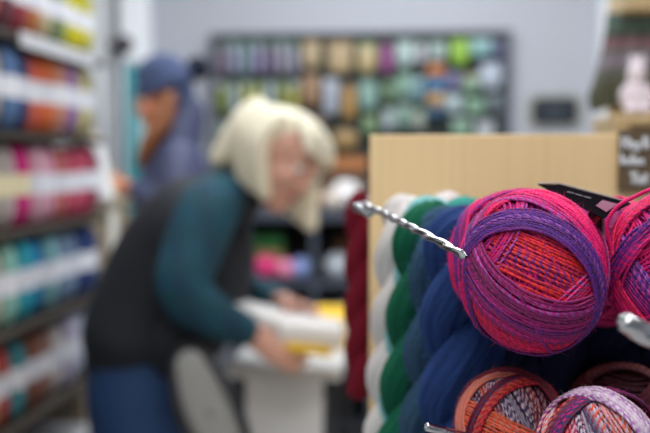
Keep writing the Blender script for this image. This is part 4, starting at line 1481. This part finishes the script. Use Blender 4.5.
    return V, Fc, np.clip(Cc, 0, 1).reshape(-1, 3), P2, CA


def fuzz(P2, CA, radii, n, seed, ln=.004, r=.00006):
    """short stray fibres standing off the strand"""
    rng = np.random.default_rng(seed)
    idx = rng.integers(0, len(P2), n)
    base = P2[idx]
    out = base / np.array(radii) ** 2
    out /= np.linalg.norm(out, axis=1)[:, None]
    tang = rng.normal(size=(n, 3))
    d_ = out * rng.uniform(.2, 1, (n, 1)) + tang * .6
    d_ /= np.linalg.norm(d_, axis=1)[:, None]
    l_ = ln * rng.uniform(.4, 1.3, (n, 1))
    bend = rng.normal(size=(n, 3)) * .35
    p0 = base; p1 = base + d_ * l_ * .5; p2 = base + (d_ + bend) * l_
    sdv = np.cross(d_, out + .01); sdv /= np.linalg.norm(sdv, axis=1)[:, None] + 1e-9
    s2 = np.cross(d_, sdv)
    V = []
    for p_, rr_ in ((p0, r), (p1, r), (p2, r * .4)):
        for q in range(3):
            an = q * 2 * math.pi / 3
            V.append(p_ + rr_ * (sdv * math.cos(an) + s2 * math.sin(an)))
    V = np.stack(V, 1).reshape(-1, 3)
    b_ = np.arange(n)[:, None] * 9
    quads = []
    for lv in range(2):
        for q in range(3):
            quads.append(np.concatenate([b_ + lv * 3 + q, b_ + lv * 3 + (q + 1) % 3, b_ + lv * 3 + 3 + (q + 1) % 3, b_ + lv * 3 + 3 + q], 1))
    Fc = np.vstack(quads)
    C_ = np.repeat(np.clip(CA[idx] * 1.3 + .02, 0, 1), 9, 0)
    return V, Fc, C_


def wound_ball(center, radii, bands, label, seed, yr=.00105, per_m=1500, fz=9000, spin=None, group=None, sides=8):
    t = thing('yarn_ball', center, label, 'yarn ball', group)
    zz_ = np.array(CAM) - np.array(center); zz_ /= np.linalg.norm(zz_)
    xx_ = RCn[:, 0] - zz_ * RCn[:, 0].dot(zz_); xx_ /= np.linalg.norm(xx_)
    R = np.stack([xx_, np.cross(zz_, xx_), zz_], 1)      # how this ball sits turned on its hook
    V, Fc, Cc, P2, CA = wind(bands, radii, yr, seed, per_m, sides)
    c0 = np.array(center)
    from_np('wound_strand', V @ R.T + c0, Fc, M_yarn, t, True, Cc)
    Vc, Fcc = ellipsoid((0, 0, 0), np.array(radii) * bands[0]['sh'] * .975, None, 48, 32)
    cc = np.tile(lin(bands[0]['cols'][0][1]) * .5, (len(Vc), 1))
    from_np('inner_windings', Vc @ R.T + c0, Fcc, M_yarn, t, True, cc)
    if fz:
        Vf, Ff, Cf = fuzz(P2, CA, radii, fz, seed + 5)
        o = from_np('stray_fibres', Vf @ R.T + c0, Ff, M_fuzz, t, True, Cf)
        o['kind'] = 'stuff'
    return t


HOT, RED, ORG, MAG, PLM, VIO, LIL, DKP = (228, 22, 108), (206, 20, 48), (224, 50, 38), (182, 28, 122), (132, 32, 98), (84, 38, 132), (156, 84, 168), (66, 18, 60)
big = [
    dict(n=(.2, .9, .3), d0=-.96, d1=.96, turns=64, sh=.870, cols=[(PLM, MAG), (HOT, PLM), (MAG, VIO)], wob=.02),
    dict(n=(.9, .1, -.3), d0=-.9, d1=.9, turns=44, sh=.888, cols=[(HOT, MAG), (MAG, PLM), (HOT, RED)], wob=.03),
    dict(n=(.38, .92, .02), d0=-.62, d1=.55, turns=34, sh=.912, cols=[(RED, PLM), (RED, VIO), (ORG, RED), (ORG, VIO), (ORG, RED), (RED, PLM)], wob=.010),
    dict(n=(-.55, .80, .15), d0=-.80, d1=-.36, turns=14, sh=.930, cols=[(RED, MAG), (HOT, RED), (HOT, LIL)], wob=.010),
    dict(n=(-.72, .55, .35), d0=.70, d1=.92, turns=8, sh=.930, cols=[(PLM, LIL), (HOT, MAG), (PLM, MAG)], wob=.016),
    dict(n=(-.02, .14, .99), d0=.06, d1=.50, turns=24, sh=.948, cols=[(RED, HOT), (HOT, MAG), (HOT, HOT), (MAG, HOT)], wob=.02, passes=3),
    dict(n=(.50, .60, -.62), d0=.10, d1=.42, turns=12, sh=.965, cols=[(MAG, LIL), (HOT, MAG), (HOT, HOT)], wob=.016),
    dict(n=(.34, .70, .62), d0=-.50, d1=-.16, turns=13, sh=.968, cols=[(RED, PLM), (HOT, RED), (RED, PLM), (HOT, MAG)], wob=.010),
    dict(n=(.34, .68, .64), d0=-.18, d1=.44, turns=32, sh=.980, cols=[(PLM, PLM), (PLM, MAG), (PLM, PLM), (PLM, VIO), (PLM, MAG), (PLM, DKP), (PLM, PLM), (MAG, LIL), (PLM, MAG), (PLM, PLM)], wob=.008),
    dict(n=(-.20, -.56, .80), d0=.20, d1=.46, turns=19, sh=1.0, cols=[(PLM, VIO), (VIO, VIO), (VIO, LIL), (VIO, DKP), (VIO, VIO), (PLM, VIO)], wob=.008, passes=1),
    dict(n=(.95, .06, .31), d0=-.90, d1=-.66, turns=12, sh=1.005, cols=[(HOT, HOT), (HOT, HOT), (HOT, MAG), (VIO, PLM), (VIO, DKP)], wob=.02),
]
bc = W(533, 271, .597)
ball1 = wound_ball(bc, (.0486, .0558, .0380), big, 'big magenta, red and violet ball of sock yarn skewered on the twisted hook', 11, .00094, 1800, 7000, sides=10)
# black card label of the ball: top flap and hanging flap
M_lab = mat('black_card', srgb(20, 17, 22), .9, spec=0.0)


def flap(name, pts4, th, m, parent):
    return slab_px(name, pts4, th, m, parent, .0002)


lb = flap('card_label', [W(538, 184, .640), W(560, 184, .66), W(631, 203, .640), W(603, 218, .575)], .0007, M_lab, ball1)
lb['label'] = 'black glossy folded card label'
tube('label_edge', [W(538, 183.4, .640), W(549, 183.2, .651), W(560, 183.6, .66), W(596, 193, .65), W(631, 202.6, .640)], .0004, mat('label_white_edge', srgb(170, 168, 176), .5), lb, 8, 40)
LQ = [W(538, 184, .640), W(560, 184, .66), W(631, 203, .640), W(603, 218, .575)]
Ln = (LQ[1] - LQ[0]).cross(LQ[3] - LQ[0]).normalized()
Ln = Ln if Ln.z > 0 else -Ln
Lp = lambda wa, wb, wc, wd: (LQ[0] * wa + LQ[1] * wb + LQ[2] * wc + LQ[3] * wd) + Ln * .0012
flap('label_panel', [Lp(.12, .10, .18, .60), Lp(.02, .26, .42, .30), Lp(0, .08, .62, .30), Lp(.02, .02, .18, .78)], .0004, mat('mauve_print', srgb(124, 74, 98), .7, spec=.1), lb)
for k_ in range(3):
    f_ = .15 + .2 * k_
    flap('label_print', [Lp(.60 - f_ / 2, .12, .08 + f_ / 3, .20 + f_ / 6), Lp(.58 - f_ / 2, .16, .09 + f_ / 3, .17 + f_ / 6), Lp(.50 - f_ / 2, .16, .16 + f_ / 3, .18 + f_ / 6), Lp(.52 - f_ / 2, .12, .15 + f_ / 3, .21 + f_ / 6)], .0003, plain((90, 88, 96), .7), lb)
lb2 = flap('hanging_flap', [W(588, 212, .625), W(603.5, 214, .625), W(604, 276, .625), W(590, 276, .625)], .0006, mat('mauve_black_card', srgb(70, 44, 60), .4), ball1)
flap('flap_edge', [W(602.6, 214, .622), W(604.6, 214, .622), W(604.6, 276, .622), W(602.8, 276, .622)], .0008, mat('white_card_edge', srgb(226, 222, 236), .5), lb2)
flap('flap_mark', [W(593, 219, .623), W(600, 213.5, .623), W(601, 218, .623), W(595, 225, .623)], .0004, plain((236, 60, 84), .4), lb2)

big2 = [
    dict(n=(.2, .9, .3), d0=-.96, d1=.96, turns=60, sh=.870, cols=[(PLM, MAG), (HOT, PLM), (MAG, VIO)], wob=.02),
    dict(n=(.9, .1, -.3), d0=-.9, d1=.9, turns=40, sh=.888, cols=[(HOT, MAG), (PLM, PLM), (HOT, HOT)], wob=.03),
    dict(n=(-.45, .85, .1), d0=-.6, d1=.5, turns=30, sh=.912, cols=[(RED, HOT), (HOT, RED), (MAG, VIO), (HOT, HOT)], wob=.012),
    dict(n=(.75, .62, .2), d0=-.75, d1=-.2, turns=18, sh=.932, cols=[(HOT, MAG), (VIO, MAG), (VIO, LIL)], wob=.015),
    dict(n=(-.05, .10, .99), d0=.1, d1=.56, turns=20, sh=.948, cols=[(PLM, HOT), (HOT, MAG), (HOT, RED), (MAG, HOT)], wob=.018, passes=3),
    dict(n=(-.80, .45, .45), d0=.10, d1=.42, turns=14, sh=.970, cols=[(HOT, HOT), (HOT, MAG), (MAG, HOT)], wob=.012),
    dict(n=(-.62, .72, -.35), d0=.16, d1=.40, turns=10, sh=1.0, cols=[(MAG, HOT), (VIO, MAG), (VIO, VIO)], wob=.012),
    dict(n=(.62, .40, .66), d0=-.5, d1=-.12, turns=16, sh=.985, cols=[(HOT, MAG), (HOT, HOT), (RED, HOT)], wob=.010),
]
wound_ball(W(686, 268, .600), (.0530, .0560, .0500), big2, 'magenta and violet ball of sock yarn cropped by the picture edge', 23, .00098, 1500, 3500)
dk = [dict(b_) for b_ in big2[:2]] + [dict(n=(.3, .8, .5), d0=-.7, d1=.5, turns=34, sh=.95, cols=[(HOT, MAG), (RED, PLM), (MAG, RED)], wob=.02),
                                      dict(n=(-.6, .6, .4), d0=-.3, d1=.4, turns=20, sh=.98, cols=[(HOT, MAG), (HOT, HOT)], wob=.02)]
rear = [dict(b_) for b_ in big[:2]] + [dict(n=(.1, .2, .97), d0=-.05, d1=.45, turns=24, sh=.94, cols=[(HOT, HOT), (RED, HOT), (HOT, MAG), (VIO, MAG)], wob=.02, passes=2),
                                       dict(n=(.95, .1, .3), d0=-.70, d1=-.45, turns=12, sh=.98, cols=[(VIO, VIO), (PLM, VIO), (HOT, HOT)], wob=.02)]
wound_ball(W(519, 260, .648), (.0525, .0535, .0270), rear, 'red and pink ball of sock yarn peeping out behind the big magenta ball', 37, .00105, 1300, 2500)
wound_ball(W(600, 261, .715), (.0540, .0540, .0460), dk, 'pink ball of sock yarn tucked behind the gap of the two magenta balls', 31, .00115, 1000, 0)

COR, BRN, MAR, WHT, NAV, PNK, DOR = (216, 104, 72), (116, 46, 52), (112, 18, 46), (196, 180, 198), (46, 42, 92), (200, 124, 116), (222, 82, 42)
low = [
    dict(n=(.2, .9, .3), d0=-.96, d1=.96, turns=44, sh=.85, cols=[(MAR, BRN), (MAR, NAV)], wob=.02),
    dict(n=(.9, .3, -.1), d0=-.9, d1=.9, turns=30, sh=.87, cols=[(BRN, MAR), (WHT, NAV), (WHT, MAR), (MAR, BRN)], wob=.03),
    dict(n=(.85, .5, .1), d0=-.1, d1=.75, turns=20, sh=.895, cols=[(DOR, COR), (NAV, WHT), (WHT, NAV), (PNK, MAR)], wob=.014),
    dict(n=(.45, .88, .0), d0=-.40, d1=.08, turns=13, sh=.915, cols=[(MAR, DOR), (DOR, COR), (DOR, PNK), (DOR, COR)], wob=.014),
    dict(n=(.08, .05, 1), d0=.04, d1=.50, turns=20, sh=.940, cols=[(PNK, COR), (PNK, PNK), (COR, PNK)], wob=.014, passes=2),
    dict(n=(-.59, .42, -.69), d0=-.36, d1=-.04, turns=13, sh=.970, cols=[(MAR, RED), (RED, COR), (MAR, NAV), (MAR, MAR)], wob=.014),
    dict(n=(.33, .13, -.93), d0=-.20, d1=.04, turns=9, sh=.985, cols=[(MAR, MAR), (MAR, BRN), (MAR, BRN)], wob=.014),
]
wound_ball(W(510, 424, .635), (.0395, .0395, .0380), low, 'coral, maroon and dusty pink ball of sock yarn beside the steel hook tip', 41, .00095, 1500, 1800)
low2 = [
    dict(n=(.2, .9, .3), d0=-.96, d1=.96, turns=50, sh=.85, cols=[(MAR, BRN), (DOR, WHT)], wob=.02),
    dict(n=(.9, .3, -.1), d0=-.9, d1=.9, turns=34, sh=.87, cols=[(WHT, RED), (WHT, NAV), (WHT, DOR), (DOR, WHT)], wob=.03),
    dict(n=(.93, .25, .15), d0=-.55, d1=.45, turns=26, sh=.895, cols=[(RED, RED), (RED, RED), (WHT, NAV), (NAV, WHT), (NAV, MAR)], wob=.012),
    dict(n=(.85, .50, .1), d0=.20, d1=.80, turns=18, sh=.915, cols=[(NAV, NAV), (WHT, DOR), (DOR, WHT), (COR, WHT)], wob=.014),
    dict(n=(.5, .62, .6), d0=.0, d1=.28, turns=11, sh=.935, cols=[(COR, WHT), (WHT, DOR), (WHT, WHT)], wob=.014),
    dict(n=(-.60, .27, -.75), d0=-.20, d1=.16, turns=16, sh=.970, cols=[(MAR, NAV), (MAG, NAV), (NAV, MAR), (COR, MAR)], wob=.010),
    dict(n=(.576, .278, -.77), d0=-.26, d1=.08, turns=17, sh=.990, cols=[(WHT, LIL), (WHT, WHT), (WHT, LIL), (WHT, WHT)], wob=.010),
]
wound_ball(W(602, 456, .575), (.0440, .0440, .0420), low2, 'front ball of sock yarn striped in white, red and purple along the bottom edge', 47, .00098, 1500, 2500)
D1, D2, D3 = (96, 40, 52), (120, 60, 66), (60, 26, 40)
low3 = [
    dict(n=(.2, .9, .3), d0=-.96, d1=.96, turns=46, sh=.86, cols=[(D3, D1), (D1, D3)], wob=.02),
    dict(n=(.08, .25, 1), d0=.20, d1=.66, turns=15, sh=.965, cols=[(D1, D2), (D2, PNK), (D1, D3)], wob=.014, passes=2),
    dict(n=(-.5, .8, .3), d0=.1, d1=.42, turns=11, sh=.985, cols=[(D3, D1), (MAR, D1)], wob=.016),
    dict(n=(.3, .9, .3), d0=.3, d1=.6, turns=8, sh=1.0, cols=[(D2, BRN), (BRN, D1)], wob=.02),
]
wound_ball(W(622, 419, .700), (.0440, .0440, .0420), low3, 'dark maroon ball of sock yarn behind the front striped ball', 53, .00105, 1100, 600)

# loose strand arching between the balls at the edge
t_ = from_np('yarn_tail', *sweep_np(crom([tuple(W(a, b_, d)) for a, b_, d in ((612, 250, .58), (607, 225, .575), (617, 207, .57), (636, 196, .565), (652, 189, .56), (670, 186, .57), (690, 196, .575))], 300), .0013, 10, False, None,
             lambda i_, p_: .7 + .4 * np.abs(np.cos(p_ - i_ * .45))), M_yarn, None, True, None)
ca_ = t_.data.attributes.new('dye', 'FLOAT_COLOR', 'POINT')
ca_.data.foreach_set('color', np.tile(np.append(lin(HOT), 1), (len(t_.data.vertices), 1)).astype(np.float32).ravel())
tag(t_, 'loose pink strand curling over the top of the cropped magenta ball', 'yarn strand')
